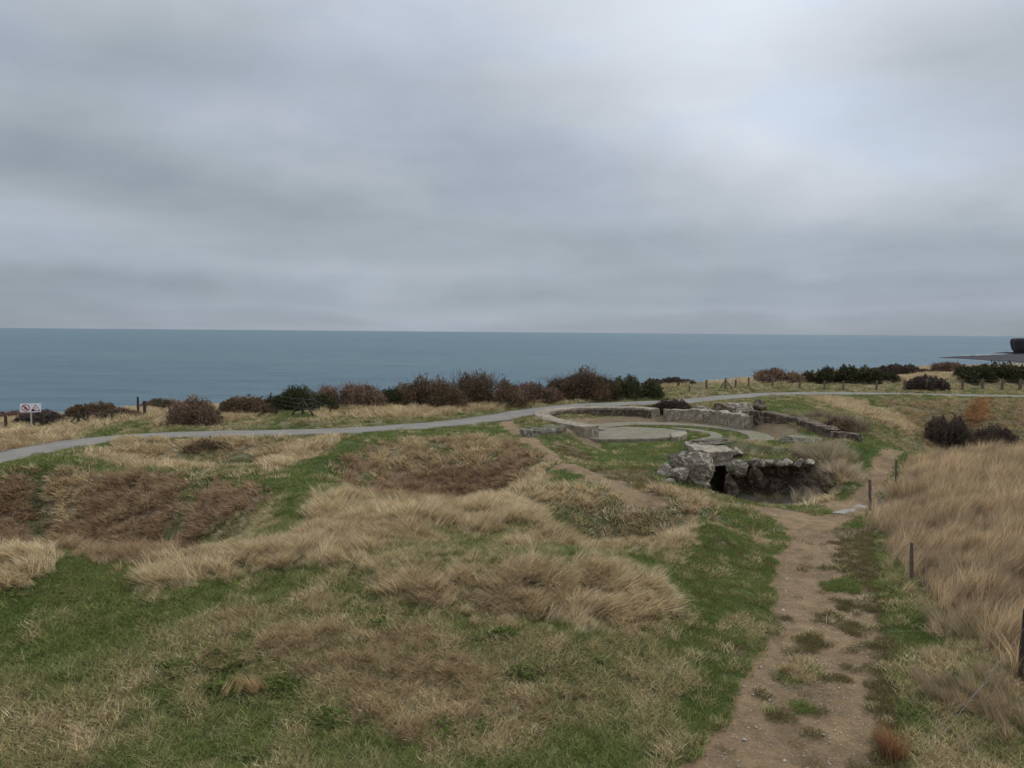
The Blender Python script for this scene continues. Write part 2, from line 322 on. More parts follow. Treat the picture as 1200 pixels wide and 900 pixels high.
# ------------------------------------------------------------------ ground cover map
MIX, LAWN, TAN, RUS, OLIVE, DIRT, MUD, FIELD, BARE, WEED, ROUGH, ORANGE, BROWNMIX, GMIX = range(14)
REGIONS = [
 (LAWN, [(-60,556),(0,541),(120,518),(250,512),(420,508),(560,495),(592,491),(606,500),(606,520),(560,513),(430,518),(430,535),(385,562),(360,590),(340,620),(300,648),(285,650),(318,600),(300,568),(220,562),(140,550),(60,556),(0,562),(-60,566)]),
 (TAN, [(95,530),(150,515),(260,514),(330,513),(408,512),(380,530),(345,548),(310,556),(250,554),(200,548),(130,543)]),
 (OLIVE, [(200,540),(250,528),(300,532),(310,545),(300,556),(255,556)]),
 (RUS, [(-80,562),(0,558),(30,560),(38,600),(36,642),(-80,646)]),
 (RUS, [(50,562),(120,550),(200,556),(240,564),(300,572),(333,588),(325,615),(290,646),(200,662),(60,646),(46,620)]),
 (TAN, [(50,560),(120,549),(105,580),(85,610),(48,610)]),
 (OLIVE, [(335,588),(326,618),(290,648),(200,660),(230,630),(270,598)]),
 (LAWN, [(56,556),(130,545.5),(190,550),(244,560),(262,566),(238,565),(185,556),(130,552),(60,561)]),
 (GMIX, [(38,566),(52,566),(50,642),(36,642)]),  # darker cover along the cleft, painting in the shade between the bulges
 (MIX, [(226,566),(244,568),(218,620),(198,650),(184,650),(205,612)]),
 (RUS, [(398,565),(430,532),(455,518),(520,512),(600,518),(632,538),(612,568),(565,588),(500,594),(440,584)]),
 (TAN, [(425,540),(455,518),(520,512),(585,516),(590,532),(560,548),(500,552),(450,560)]),
 (OLIVE, [(390,572),(440,552),(430,580),(460,588),(400,582)]),
 (LAWN, [(603,505),(640,538),(700,558),(716,572),(690,578),(600,584),(575,584),(612,568),(640,550),(632,536),(604,520)]),
 (TAN, [(600,566),(625,552),(640,546),(648,556),(615,578),(590,582)]),
 (LAWN, [(-60,650),(60,647),(150,659),(188,666),(165,690),(150,720),(100,760),(30,780),(-60,790)]),
 (TAN, [(-40,660),(60,650),(50,680),(-40,700)]),
 (TAN, [(60,642),(170,656),(330,640),(385,612),(420,640),(420,662),(300,672),(230,692),(165,684),(185,664)]),
 (TAN, [(360,592),(400,578),(440,586),(520,594),(600,577),(700,574),(820,583),(828,610),(790,642),(700,650),(650,636),(560,652),(430,668),(370,660),(390,625),(362,612)]),
 (OLIVE, [(420,650),(520,620),(620,625),(560,655),(460,668)]),
 (BROWNMIX, [(622,596),(690,588),(790,592),(808,610),(770,640),(700,645),(640,620)]),
 (GMIX, [(560,652),(660,640),(780,655),(800,680),(700,662),(600,668)]),
 (GMIX, [(60,720),(170,688),(300,672),(430,668),(500,664),(440,690),(300,690),(180,720),(120,780),(30,800)]),
 (TAN, [(425,682),(500,662),(620,664),(700,656),(790,690),(796,730),(700,732),(600,722),(480,712)]),
 (BROWNMIX, [(170,730),(300,690),(430,722),(520,745),(700,765),(760,800),(700,850),(560,858),(480,872),(380,810),(240,775)]),
 (GMIX, [(-60,880),(100,850),(250,800),(400,830),(480,875),(600,870),(700,880),(760,940),(-60,980)]),
 (MIX, [(-60,800),(100,790),(260,840),(180,880),(-60,880)]),
 (LAWN, [(796,650),(832,590),(862,590),(922,615),(912,680),(885,750),(866,800),(826,860),(760,920),(640,930),(690,868),(770,800),(806,740),(806,700)]),
 (GMIX, [(640,930),(690,868),(760,810),(800,760),(780,860),(740,930)]),
 (LAWN, [(600,508),(640,512),(700,517),(800,517),(826,530),(800,540),(776,570),(740,562),(660,538)]),
 (MUD, [(694,548),(750,546),(770,560),(765,582),(730,578),(700,562)]),
 (MUD, [(640,515),(660,516),(690,530),(700,545),(660,535)]),
 (LAWN, [(845,512),(905,512),(1000,508),(1040,526),(1012,570),(992,598),(930,600),(975,580),(990,560),(960,530),(900,545),(862,545)]),
 (OLIVE, [(862,515),(885,520),(920,540),(980,530),(990,545),(900,548),(860,548)]),
 (TAN, [(925,590),(945,560),(985,535),(1004,560),(985,580),(950,596)]),
 (OLIVE, [(935,464),(1000,468),(1055,490),(1085,512),(1040,524),(1000,515),(975,505),(965,485),(945,474)]),
 (TAN, [(945,466),(1000,470),(1055,491),(1080,508),(1060,512),(1040,500),(985,480)]),
 (ROUGH, [(1030,470),(1200,470),(1300,472),(1300,536),(1130,532),(1070,520),(1085,508),(1050,488)]),
 (LAWN, [(895,470),(945,474),(965,486),(960,492),(930,492),(885,480)]),
 (LAWN, [(990,514),(1040,520),(1130,526),(1095,540),(1050,560),(1020,600),(1002,612),(1025,540)]),
 (GMIX, [(1000,606),(1028,600),(1060,660),(1070,700),(1130,760),(1150,800),(1180,860),(1280,960),(1060,960),(1040,800),(1030,700),(990,650)]),
 (LAWN, [(1040,690),(1070,700),(1130,765),(1120,800),(1060,800),(1040,740)]),
 (BROWNMIX, [(1090,830),(1200,800),(1300,900),(1300,980),(1090,980)]),
 (FIELD, [(1026,578),(1060,552),(1092,536),(1130,530),(1400,530),(1400,860),(1220,800),(1190,790),(1145,742),(1100,702),(1064,668),(1036,618)]),
 (MUD, [(985,618),(1030,622),(1026,690),(1050,760),(1060,860),(1090,960),(1030,960),(1010,800),(1010,700),(975,650)]),
 (DIRT, [(862,587),(900,594),(960,601),(990,600),(1014,590),(1022,560),(1032,540),(1036,527),(1056,530),(1052,545),(1036,572),(1022,594),(1002,610),(984,618),(985,650),(990,680),(1018,690),(1028,740),(1022,800),(1030,850),(1060,960),(760,980),(826,860),(866,805),(888,760),(905,700),(908,650),(920,620),(890,602)]),
 (LAWN, [(957,681),(975,676),(1000,680),(1010,694),(970,694)]),
 (LAWN, [(930,825),(948,822),(950,838),(932,842)]),
 (MUD, [(925,740),(950,738),(955,765),(930,768)]),
 (BROWNMIX, [(918,780),(950,775),(958,800),(925,812)]),
]
WREG = [(k, np.array([hit(a, b)[:2] for a, b in P])) for k, P in REGIONS]
DPATH = np.array([hit(a, b)[:2] for a, b in [(588,490),(600,503),(618,516),(640,530),(664,545),(690,556),(712,568),(735,578),(765,585)]])
TRAIL = np.array([hit(a, b)[:2] for a, b in [(1000,600),(1012,586),(1021,572),(1027,560),(1034,548),(1043,534),(1046,529)]])
def in_poly(x, y, P):
    r = np.zeros(x.shape, bool)
    m = (x > P[:, 0].min()) & (x < P[:, 0].max()) & (y > P[:, 1].min()) & (y < P[:, 1].max())
    xs = x[m]; ys = y[m]; c = np.zeros(xs.shape, bool); n = len(P)
    for i in range(n):
        x1, y1 = P[i]; x2, y2 = P[(i + 1) % n]
        if y1 == y2: continue
        c ^= ((ys > min(y1, y2)) & (ys <= max(y1, y2))) & (xs < (x2 - x1) * (ys - y1) / (y2 - y1) + x1)
    r[m] = c; return r
def cover(x, y, jit=1.0):
    w = 0.25 * jit * np.clip(y / 20, 0.5, 1.6)
    xw = x + w * fbm(x * 1.1, y * 1.1, 31, 4); yw = y + w * 1.6 * fbm(x * 1.1 + 50, y * 1.1, 35, 4)
    xw = xw + 0.10 * jit * fbm(x * 6, y * 6, 41, 2); yw = yw + 0.14 * jit * fbm(x * 6 + 9, y * 6, 43, 2)
    t = np.full(x.shape, MIX)
    py = pave_y(x)
    t = np.where(yw > py, TAN, t)
    nb = fbm(x * .22, y * .3, 47, 4)
    t = np.where((yw > py) & (nb > .12), OLIVE, t)
    t = np.where((yw > py) & (yw < py + 3.6), OLIVE, t)
    t = np.where((yw > py) & (yw < py + 6) & (nb > .2), GMIX, t)
    t = np.where((yw > py) & (yw < py + 2.0), GMIX, t)
    t = np.where((yw > py + 0) & (yw < py + 8) & (x > 12) & (x < 60), OLIVE, t)
    t = np.where((yw < py) & (yw > py - 2.2), LAWN, t)
    for k, P in WREG:
        if k in (DIRT,): t = np.where(in_poly(x + (xw - x) * np.where(y > 27, .35, 1.2), y + (yw - y) * np.where(y > 27, .35, 1.2), P), k, t)
        else: t = np.where(in_poly(xw, yw, P), k, t)
    nb2 = fbm(x * .55, y * .7, 49, 4)
    t = np.where((t == BROWNMIX) & (nb2 > .16), MIX, t); t = np.where((t == BROWNMIX) & (nb2 > .34), GMIX, t)
    t = np.where((t == TAN) & (nb2 > .42) & (y < 40), OLIVE, t)
    t = np.where((t == MIX) & (nb2 < -.2), GMIX, t)
    xr = X_at(955, y)
    wear = np.where(y > 26, -.2, 0) + fbm(x * 2.2, y * 3.4, 51, 4) + .16 * np.clip((x - xr) / 1.0, -1, 1.2)
    t = np.where((t == DIRT) & (wear > .37), MUD, t); t = np.where((t == DIRT) & (wear > .74), GMIX, t)
    t = np.where((t == LAWN) & (y < 33) & (x > X_at(820, y)) & (fbm(x * 1.4, y * 2.0, 53, 4) > .30), MUD, t)
    t = np.where(((x - PUDC[0]) / 1.15) ** 2 + ((y - PUDC[1]) / 1.5) ** 2 < 1, DIRT, t)
    d, i = dist_poly(xw, yw, DPATH)
    t = np.where(d < np.interp(i, [0, 3, 8], [0.75, .5, .75]), DIRT, t)
    t = np.where(dist_poly(x + (xw - x) * .35, y + (yw - y) * .35, TRAIL)[0] < .52, DIRT, t)
    # worn fringe of the paved path and floor of the pit
    _r = np.hypot(x - PIT[0], y - PIT[1]); t = np.where(_r < 4.5, LAWN, np.where((_r < 7.3) & ~((y < 43) & (x > 5) & (x < 14)), MUD, t))
    t = np.where((y > 33.2) & (y < 36.6) & (x > 8.6) & (x < 15.2) & (y < 35.2) & (height(x, y) < -1.2), BARE, t)
    t = np.where(y > cliff_y(x) + 1.5, BARE, t)
    return t
#            ground colour            
GCOL = {MIX:(.12,.11,.055), LAWN:(.075,.10,.036), TAN:(.19,.15,.09), RUS:(.16,.11,.07), OLIVE:(.16,.145,.08), DIRT:(.25,.172,.095), MUD:(.165,.12,.07), FIELD:(.2,.155,.1),
        BARE:(.12,.10,.075), WEED:(.06,.09,.04), ROUGH:(.13,.11,.07), ORANGE:(.2,.1,.04), BROWNMIX:(.16,.125,.08), GMIX:(.105,.115,.055)}
GC = np.array([GCOL[k] for k in range(14)])

# ------------------------------------------------------------------ object helpers
def prop(o, **kw):
    for k, v in kw.items():
        if v: o[k] = v
    return o
def mesh_obj(name, verts, faces, mat, parent=None, smooth=True):
    me = bpy.data.meshes.new(name); me.from_pydata([tuple(v) for v in verts], [], faces); me.update()
    if smooth: me.polygons.foreach_set('use_smooth', [True] * len(me.polygons))
    if mat: me.materials.append(mat)
    o = bpy.data.objects.new(name, me); COL.objects.link(o)
    if parent: o.parent = parent
    return o
def fast_mesh(name, V, F, mat, smooth=False):
    """V (n,3) float, F (m,k) int with constant k"""
    me = bpy.data.meshes.new(name); k = F.shape[1]
    me.vertices.add(len(V)); me.vertices.foreach_set('co', np.asarray(V, np.float32).ravel())
    me.loops.add(F.size); me.loops.foreach_set('vertex_index', F.ravel().astype(np.int32))
    me.polygons.add(len(F)); me.polygons.foreach_set('loop_start', np.arange(0, F.size, k, dtype=np.int32))
    me.polygons.foreach_set('loop_total', np.full(len(F), k, np.int32))
    me.update(calc_edges=True)
    if smooth: me.polygons.foreach_set('use_smooth', np.ones(len(F), bool))
    if mat: me.materials.append(mat)
    return me
def add_col(me, C, name='col', dom='POINT'):
    a = me.attributes.new(name, 'FLOAT_COLOR', dom)
    C4 = np.ones((len(C), 4), np.float32); C4[:, :3] = C
    a.data.foreach_set('color', C4.ravel())
def link(name, me, parent=None):
    o = bpy.data.objects.new(name, me); COL.objects.link(o)
    if parent: o.parent = parent
    return o
def empty(name, loc, rz=0.0, **kw):
    o = bpy.data.objects.new(name, None); COL.objects.link(o); o.location = loc; o.rotation_euler = (0, 0, rz)
    o.empty_display_size = 0.3; prop(o, **kw); return o

# ------------------------------------------------------------------ materials
def mat_base(name):
    m = bpy.data.materials.new(name); m.use_nodes = True; t = m.node_tree; t.nodes.clear()
    out = N(t, 'ShaderNodeOutputMaterial'); b = N(t, 'ShaderNodeBsdfPrincipled'); t.links.new(b.outputs[0], out.inputs[0])
    b.inputs['Roughness'].default_value = 0.9; b.inputs['Specular IOR Level'].default_value = 0.2
    return m, t, b
def objvec(t):
    return N(t, 'ShaderNodeNewGeometry').outputs['Position']
def bump(t, b, h, strength, dist):
    n = N(t, 'ShaderNodeBump'); n.inputs['Strength'].default_value = strength; n.inputs['Distance'].default_value = dist
    t.links.new(h, n.inputs['Height']); t.links.new(n.outputs[0], b.inputs['Normal'])
def m_ground():
    m, t, b = mat_base('ground_cover')
    a = N(t, 'ShaderNodeAttribute'); a.attribute_name = 'col'
    p = objvec(t)
    n1 = noisen(t, p, 9, 5, .65); n2 = noisen(t, p, 45, 4, .6)
    f = mathn(t, 'ADD', maprange(t, n1, .25, .75, .65, 1.3), maprange(t, n2, .3, .7, -.2, .22))
    s = N(t, 'ShaderNodeVectorMath', operation='SCALE'); t.links.new(a.outputs['Color'], s.inputs[0]); t.links.new(f, s.inputs['Scale'])
    t.links.new(s.outputs[0], b.inputs['Base Color'])
    bump(t, b, mathn(t, 'ADD', n1, mathn(t, 'MULTIPLY', n2, .5)), .8, .05)
    return m
def m_dirt():
    m, t, b = mat_base('trodden_dirt')
    a = N(t, 'ShaderNodeAttribute'); a.attribute_name = 'col'
    p = objvec(t)
    n1 = noisen(t, p, 2.2, 5, .6); n2 = noisen(t, p, 16, 5, .7); n3 = noisen(t, p, 70, 3, .6)
    f = mathn(t, 'ADD', maprange(t, n1, .3, .7, .78, 1.15), maprange(t, n2, .3, .7, -.22, .2))
    f = mathn(t, 'ADD', f, maprange(t, n3, .64, .72, 0, .35))
    s = N(t, 'ShaderNodeVectorMath', operation='SCALE'); t.links.new(a.outputs['Color'], s.inputs[0]); t.links.new(f, s.inputs['Scale'])
    t.links.new(s.outputs[0], b.inputs['Base Color'])
    bump(t, b, mathn(t, 'ADD', n2, mathn(t, 'MULTIPLY', n3, .4)), 1.0, .06)
    return m
def m_blade(name, trans=0.32):
    m = bpy.data.materials.new(name); m.use_nodes = True; t = m.node_tree; t.nodes.clear()
    out = N(t, 'ShaderNodeOutputMaterial')
    a = N(t, 'ShaderNodeAttribute'); a.attribute_name = 'col'; a.attribute_type = 'INSTANCER'
    r = N(t, 'ShaderNodeAttribute'); r.attribute_name = 'tint'
    c = mixc(t, 1.0, a.outputs['Color'], r.outputs['Color'], 'MULTIPLY')
    d = N(t, 'ShaderNodeBsdfDiffuse'); tr = N(t, 'ShaderNodeBsdfTranslucent')
    t.links.new(c, d.inputs[0]); t.links.new(c, tr.inputs[0])
    ms = N(t, 'ShaderNodeMixShader'); ms.inputs[0].default_value = trans
    t.links.new(d.outputs[0], ms.inputs[1]); t.links.new(tr.outputs[0], ms.inputs[2]); t.links.new(ms.outputs[0], out.inputs[0])
    return m
def m_leafcol(name, trans=0.2):
    m = bpy.data.materials.new(name); m.use_nodes = True; t = m.node_tree; t.nodes.clear()
    out = N(t, 'ShaderNodeOutputMaterial')
    a = N(t, 'ShaderNodeAttribute'); a.attribute_name = 'col'
    d = N(t, 'ShaderNodeBsdfDiffuse'); tr = N(t, 'ShaderNodeBsdfTranslucent')
    t.links.new(a.outputs['Color'], d.inputs[0]); t.links.new(a.outputs['Color'], tr.inputs[0])
    ms = N(t, 'ShaderNodeMixShader'); ms.inputs[0].default_value = trans
    t.links.new(d.outputs[0], ms.inputs[1]); t.links.new(tr.outputs[0], ms.inputs[2]); t.links.new(ms.outputs[0], out.inputs[0])
    return m
def m_stone(name, c1, c2, lich=(.5,.49,.44), lf=.5, moss=0.0, sc=1.0):
    m, t, b = mat_base(name); p = objvec(t)
    n1 = noisen(t, p, 1.6 * sc, 6, .65); n2 = noisen(t, p, 7 * sc, 6, .7, .4); n3 = noisen(t, p, 24 * sc, 4, .6)
    c = mixc(t, maprange(t, n1, .35, .65), c1, c2)
    c = mixc(t, maprange(t, n2, .50, .57, 0, lf), c, lich)
    c = mixc(t, maprange(t, n3, .35, .5, .55, 0), c, tuple(x * .35 for x in c1))
    if moss:
        g = N(t, 'ShaderNodeNewGeometry'); sp = N(t, 'ShaderNodeSeparateXYZ'); t.links.new(g.outputs['Normal'], sp.inputs[0])
        f = mathn(t, 'MULTIPLY', maprange(t, sp.outputs[2], .5, .95), maprange(t, n1, .45, .6, 0, moss))
        c = mixc(t, f, c, (.10, .115, .045))
    t.links.new(c, b.inputs['Base Color'])
    bump(t, b, mathn(t, 'ADD', n2, mathn(t, 'MULTIPLY', n3, .5)), 1.0, .06)
    return m
def m_plain(name, c, rough=.8, var=.25, sc=8, spec=.2):
    m, t, b = mat_base(name); p = objvec(t)
    n = noisen(t, p, sc, 5, .6)
    lo = tuple(x * (1 - var) for x in c); hi = tuple(min(1, x * (1 + var)) for x in c)
    t.links.new(mixc(t, maprange(t, n, .3, .7), lo, hi), b.inputs['Base Color'])
    b.inputs['Roughness'].default_value = rough; b.inputs['Specular IOR Level'].default_value = spec
    return m
M_GROUND = m_ground(); M_DIRT = m_dirt()
M_BLADE = m_blade('grass_blade'); M_LEAF = m_leafcol('bush_leaf')
M_BOULD = m_stone('lichen_concrete_rubble', (.14,.115,.085), (.23,.195,.15), (.50,.45,.37), .7, 0, .55)
M_CONC = m_stone('weathered_concrete', (.19,.155,.11), (.28,.237,.177), (.46,.41,.33), .55, 0, .5)
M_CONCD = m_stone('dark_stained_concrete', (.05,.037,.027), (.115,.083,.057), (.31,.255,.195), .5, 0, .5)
M_SLAB = m_stone('concrete_slab_top', (.185,.155,.112), (.245,.21,.157), (.30,.265,.21), .4, .5, .4)
M_MOSSY = m_stone('mossy_broken_concrete', (.12,.10,.07), (.21,.18,.14), (.40,.37,.31), .6, .9, .6)
M_POST = m_plain('weathered_post_wood', (.13,.10,.075), .9, .35, 20)
M_POSTD = m_plain('dark_post_wood', (.05,.04,.032), .9, .35, 20)
M_WIRE = m_plain('galvanised_wire', (.22,.21,.20), .45, .2, 60, .5)
M_TURFY = m_stone('mossy_overgrown_concrete', (.10,.085,.055), (.17,.145,.10), (.36,.33,.27), .35, .9, .6)
M_WHITE = m_plain('white_sign_paint', (.78,.77,.80), .5, .03, 5)
M_RED = m_plain('red_sign_print', (.32,.03,.035), .5, .05, 5)
M_BLACK = m_plain('black_sign_print', (.015,.013,.013), .6, .05, 5)
M_GALV = m_plain('grey_sign_post', (.42,.40,.38), .5, .15, 20, .4)
M_TWIG = m_plain('twig_bark', (.10,.075,.06), .9, .3, 30)
M_PEB = m_plain('pale_pebble', (.45,.41,.36), .85, .4, 3)

def m_pave():
    m, t, b = mat_base('paved_path_surface'); p = objvec(t)
    n1 = noisen(t, p, .7, 5, .6); n2 = noisen(t, p, 30, 3, .6); n3 = noisen(t, p, 4, 5, .7)
    c = mixc(t, maprange(t, n1, .3, .7), (.155,.145,.125), (.20,.185,.16))
    c = mixc(t, maprange(t, n3, .58, .75, 0, .5), c, (.20,.165,.12))
    c = mixc(t, maprange(t, n2, .45, .7, 0, .4), c, (.30,.28,.25))
    t.links.new(c, b.inputs['Base Color']); bump(t, b, n2, .4, .01)
    return m
M_PAVE = m_pave()
def m_sea():
    m, t, b = mat_base('sea_water'); p = objvec(t)
    mp = N(t, 'ShaderNodeMapping'); mp.inputs['Scale'].default_value = (.35, 1.0, 1.0); t.links.new(p, mp.inputs[0]); v = mp.outputs[0]
    big = noisen(t, v, .0022, 5, .55, .3); mid = noisen(t, v, .014, 5, .6); w1 = noisen(t, v, .09, 6, .7); w2 = noisen(t, v, .5, 5, .7)
    c = mixc(t, maprange(t, big, .35, .65), (.043,.098,.135), (.070,.138,.152))
    c = mixc(t, maprange(t, mid, .35, .7, 0, .5), c, (.040,.085,.128))
    st = noisen(t, v, .045, 6, .7, .2); c = mixc(t, maprange(t, st, .42, .62, 0, .5), c, (.085,.15,.165))
    c = mixc(t, maprange(t, st, .5, .34, 0, .45), c, (.03,.07,.095))
    t.links.new(c, b.inputs['Base Color'])
    b.inputs['Roughness'].default_value = .38; b.inputs['IOR'].default_value = 1.33; b.inputs['Specular IOR Level'].default_value = .42
    bump(t, b, mathn(t, 'ADD', mathn(t, 'MULTIPLY', w1, 3.0), w2), .9, 1.6)
    return m
M_SEA = m_sea()
M_CLIFF = m_stone('dark_rock_shelf', (.022,.02,.023), (.04,.035,.037), (.06,.055,.055), .2, 0, .02)
M_FOAM = m_plain('sea_foam', (.6,.63,.65), .7, .1, .2)
def m_puddle():
    m, t, b = mat_base('muddy_puddle_water')
    b.inputs['Base Color'].default_value = (.34, .32, .31, 1); b.inputs['Roughness'].default_value = .12
    b.inputs['Specular IOR Level'].default_value = .8
    return m
M_PUD = m_puddle()

# ------------------------------------------------------------------ sea
sv = []; sf = []
NA = 96; rs = [20, 150, 400, 900, 2000, 5000, 12000, 30000, 60000, 90000]
for r in rs:
    for k in range(NA):
        a = 2 * math.pi * k / NA; sv.append((r * math.cos(a), 80 + r * math.sin(a), SEA_Z))
for i in range(len(rs) - 1):
    for k in range(NA):
        sf.append((i * NA + k, i * NA + (k + 1) % NA, (i + 1) * NA + (k + 1) % NA, (i + 1) * NA + k))
sea = mesh_obj('sea', sv, sf, M_SEA); prop(sea, kind='structure')

# ------------------------------------------------------------------ terrain mesh (fan shaped grid, finer near the viewpoint)
def build_terrain():
    ys = [-10.0]
    while ys[-1] < 124: ys.append(ys[-1] + max(0.075, 0.0058 * max(ys[-1], 0)) + (0.35 if ys[-1] < 3 else 0))
    ys = np.array(ys); nx = 620
    u = np.linspace(-1, 1, nx); u = np.sign(u) * (0.75 * np.abs(u) + 0.25 * np.abs(u) ** 3)
    half = 12 + 0.95 * np.maximum(ys, 0)
    X = u[None] * half[:, None]; Y = np.repeat(ys[:, None], nx, 1)
    Y = Y + 0.0
    Z = height(X, Y)
    T = cover(X, Y)
    near = np.clip(1.5 - Y / 60, .3, 1)
    rough = 0.02 * fbm(X * 3.5, Y * 3.5, 61, 3) * near
    Z = Z + rough
    dirt = (T == DIRT) | (T == MUD)
    Z = Z - np.where(dirt, 0.035, 0) + np.where(dirt, 0.035 * fbm(X * 2.6, Y * 5, 63, 3), 0)
    C = GC[T] * (1 + 0.22 * fbm(X * .8, Y * .8, 71, 4))[..., None]
    # worn patches of earth in the dirt and small green invasions
    gp = sstep(.18, .38, fbm(X * 2.4, Y * 3.8, 73, 4)) * dirt * np.where(T == MUD, .8, .25)
    C = C * (1 - gp[..., None]) + np.array([.11, .095, .05]) * gp[..., None]
    ny = len(ys)
    idx = np.arange(ny * nx).reshape(ny, nx)
    F = np.stack([idx[:-1, :-1], idx[:-1, 1:], idx[1:, 1:], idx[1:, :-1]], -1).reshape(-1, 4)
    V = np.stack([X, Y, Z], -1).reshape(-1, 3); Cf = C.reshape(-1, 3); Tf = T.reshape(-1)
    isd = (Tf[F] == DIRT).sum(1) >= 3
    for nm, sel, mt in (('ground', ~isd, M_GROUND), ('dirt_path', isd, M_DIRT)):
        f = F[sel]; uq, inv = np.unique(f, return_inverse=True)
        me = fast_mesh(nm, V[uq], inv.reshape(f.shape), mt, True); add_col(me, Cf[uq])
        prop(link(nm, me), kind='structure')
build_terrain()

# ------------------------------------------------------------------ paved path
def build_pave():
    P = resample(PC, 0.5); n = len(P)
    tan = np.gradient(P[:, :2], axis=0); tan /= np.linalg.norm(tan, axis=1)[:, None]
    nor = np.stack([-tan[:, 1], tan[:, 0]], 1)
    V = []; F = []
    offs = [-1.0, -.97, -.5, 0, .5, .97, 1.0]; zz = [-.06, 0, .012, .02, .012, 0, -.06]
    for i in range(n):
        for k, (o, z) in enumerate(zip(offs, zz)):
            ww = PAVE_W * (1 + 0.05 * math.sin(i * .9 + k) + .04 * random.uniform(-1, 1) * (abs(o) > .9))
            V.append((P[i, 0] + nor[i, 0] * o * ww, P[i, 1] + nor[i, 1] * o * ww, P[i, 2] + z - .02))
    m = len(offs)
    for i in range(n - 1):
        for k in range(m - 1): F.append((i * m + k, (i + 1) * m + k, (i + 1) * m + k + 1, i * m + k + 1))
    prop(mesh_obj('footpath', V, F, M_PAVE), kind='structure')
build_pave()

# ------------------------------------------------------------------ grass tufts (shared meshes) and their scattering
def tuft_mesh(nb, h, spread, width, lean, droop, seed, hv=.35, segs=3, tintv=.25, wind=.5):
    rg = np.random.default_rng(seed); V = []; F = []; T = []
    for b in range(nb):
        r = spread * math.sqrt(rg.random()); a = rg.random() * 6.283
        bx, by = r * math.cos(a), r * math.sin(a)
        hh = h * (1 - hv + 2 * hv * rg.random())
        da = rg.normal(0, 1.0 - .8 * wind) if wind > 0 else rg.random() * 6.283
        if wind <= .01: da = rg.random() * 6.283
        le = lean * (.5 + rg.random()); dx, dy = math.cos(da), math.sin(da)
        wa = rg.random() * 3.1416; wx, wy = math.cos(wa), math.sin(wa)
        tn = np.clip(1 + rg.normal(0, tintv), .45, 1.7); tc = (tn * (1 + rg.normal(0, .04)), tn, tn * (1 + rg.normal(0, .06)))
        base = len(V)
        for s in range(segs + 1):
            q = s / segs
            out = le * q + droop * q * q
            zz = hh * (q - .42 * droop / max(h, .01) * q * q * .6)
            wd = width * (1 - q) ** .7 * .5 if s < segs else 0
            cx, cy = bx + dx * out, by + dy * out
            if s < segs:
                V.append((cx - wx * wd, cy - wy * wd, zz)); V.append((cx + wx * wd, cy + wy * wd, zz)); T += [tc, tc]
            else:
                V.append((cx, cy, zz)); T.append(tc)
        for s in range(segs - 1):
            i = base + 2 * s; F.append((i, i + 1, i + 3)); F.append((i, i + 3, i + 2))
        i = base + 2 * (segs - 1); F.append((i, i + 1, i + 2))
    me = fast_mesh('grass_tuft', np.array(V), np.array(F), M_BLADE); add_col(me, np.array(T), 'tint')
    return me
def tuft_set(name, args_list):
    c = bpy.data.collections.new(name)
    for i, kw in enumerate(args_list):
        o = bpy.data.objects.new(f'{name}_{i:02d}', tuft_mesh(**kw)); c.objects.link(o)
    return c, len(args_list)
def euler_from(yaw_s, slope, yaw):
    # R = Rz(yaw_s) Ry(slope) Rz(yaw)
    cs, ss = np.cos(yaw_s), np.sin(yaw_s); ct, st = np.cos(slope), np.sin(slope); cy, sy = np.cos(yaw), np.sin(yaw)
    r00 = cs * ct * cy - ss * sy; r10 = ss * ct * cy + cs * sy; r20 = -st * cy
    r21 = st * sy; r22 = ct
    return np.stack([np.arctan2(r21, r22), -np.arcsin(np.clip(r20, -1, 1)), np.arctan2(r10, r00)], 1)
def scatter(name, coll, ncoll, P, E, SC, C):
    n = len(P)
    me = bpy.data.meshes.new(name); me.vertices.add(n); me.vertices.foreach_set('co', P.astype(np.float32).ravel())
    a = me.attributes.new('rot', 'FLOAT_VECTOR', 'POINT'); a.data.foreach_set('vector', E.astype(np.float32).ravel())
    a = me.attributes.new('scl', 'FLOAT_VECTOR', 'POINT'); a.data.foreach_set('vector', SC.astype(np.float32).ravel())
    a = me.attributes.new('vi', 'INT', 'POINT'); a.data.foreach_set('value', RNG.integers(0, ncoll, n).astype(np.int32))
    add_col(me, np.clip(C, .004, .95))
    me.materials.append(M_BLADE)
    o = link(name, me); prop(o, kind='stuff')
    g = bpy.data.node_groups.new(name, 'GeometryNodeTree')
    g.interface.new_socket('Geometry', in_out='INPUT', socket_type='NodeSocketGeometry')
    g.interface.new_socket('Geometry', in_out='OUTPUT', socket_type='NodeSocketGeometry')
    gi = g.nodes.new('NodeGroupInput'); go = g.nodes.new('NodeGroupOutput')
    ci = g.nodes.new('GeometryNodeCollectionInfo'); ci.inputs['Collection'].default_value = coll
    ci.inputs['Separate Children'].default_value = True; ci.inputs['Reset Children'].default_value = True
    ip = g.nodes.new('GeometryNodeInstanceOnPoints'); ip.inputs['Pick Instance'].default_value = True
    def na(nm, dt):
        x = g.nodes.new('GeometryNodeInputNamedAttribute'); x.data_type = dt; x.inputs['Name'].default_value = nm; return x.outputs['Attribute']
    er = g.nodes.new('FunctionNodeEulerToRotation')
    L = g.links.new
    L(gi.outputs[0], ip.inputs['Points']); L(ci.outputs[0], ip.inputs['Instance']); L(na('vi', 'INT'), ip.inputs['Instance Index'])
    L(na('rot', 'FLOAT_VECTOR'), er.inputs[0]); L(er.outputs[0], ip.inputs['Rotation']); L(na('scl', 'FLOAT_VECTOR'), ip.inputs['Scale'])
    L(ip.outputs[0], go.inputs[0])
    md = o.modifiers.new('scatter', 'NODES'); md.node_group = g
    return o

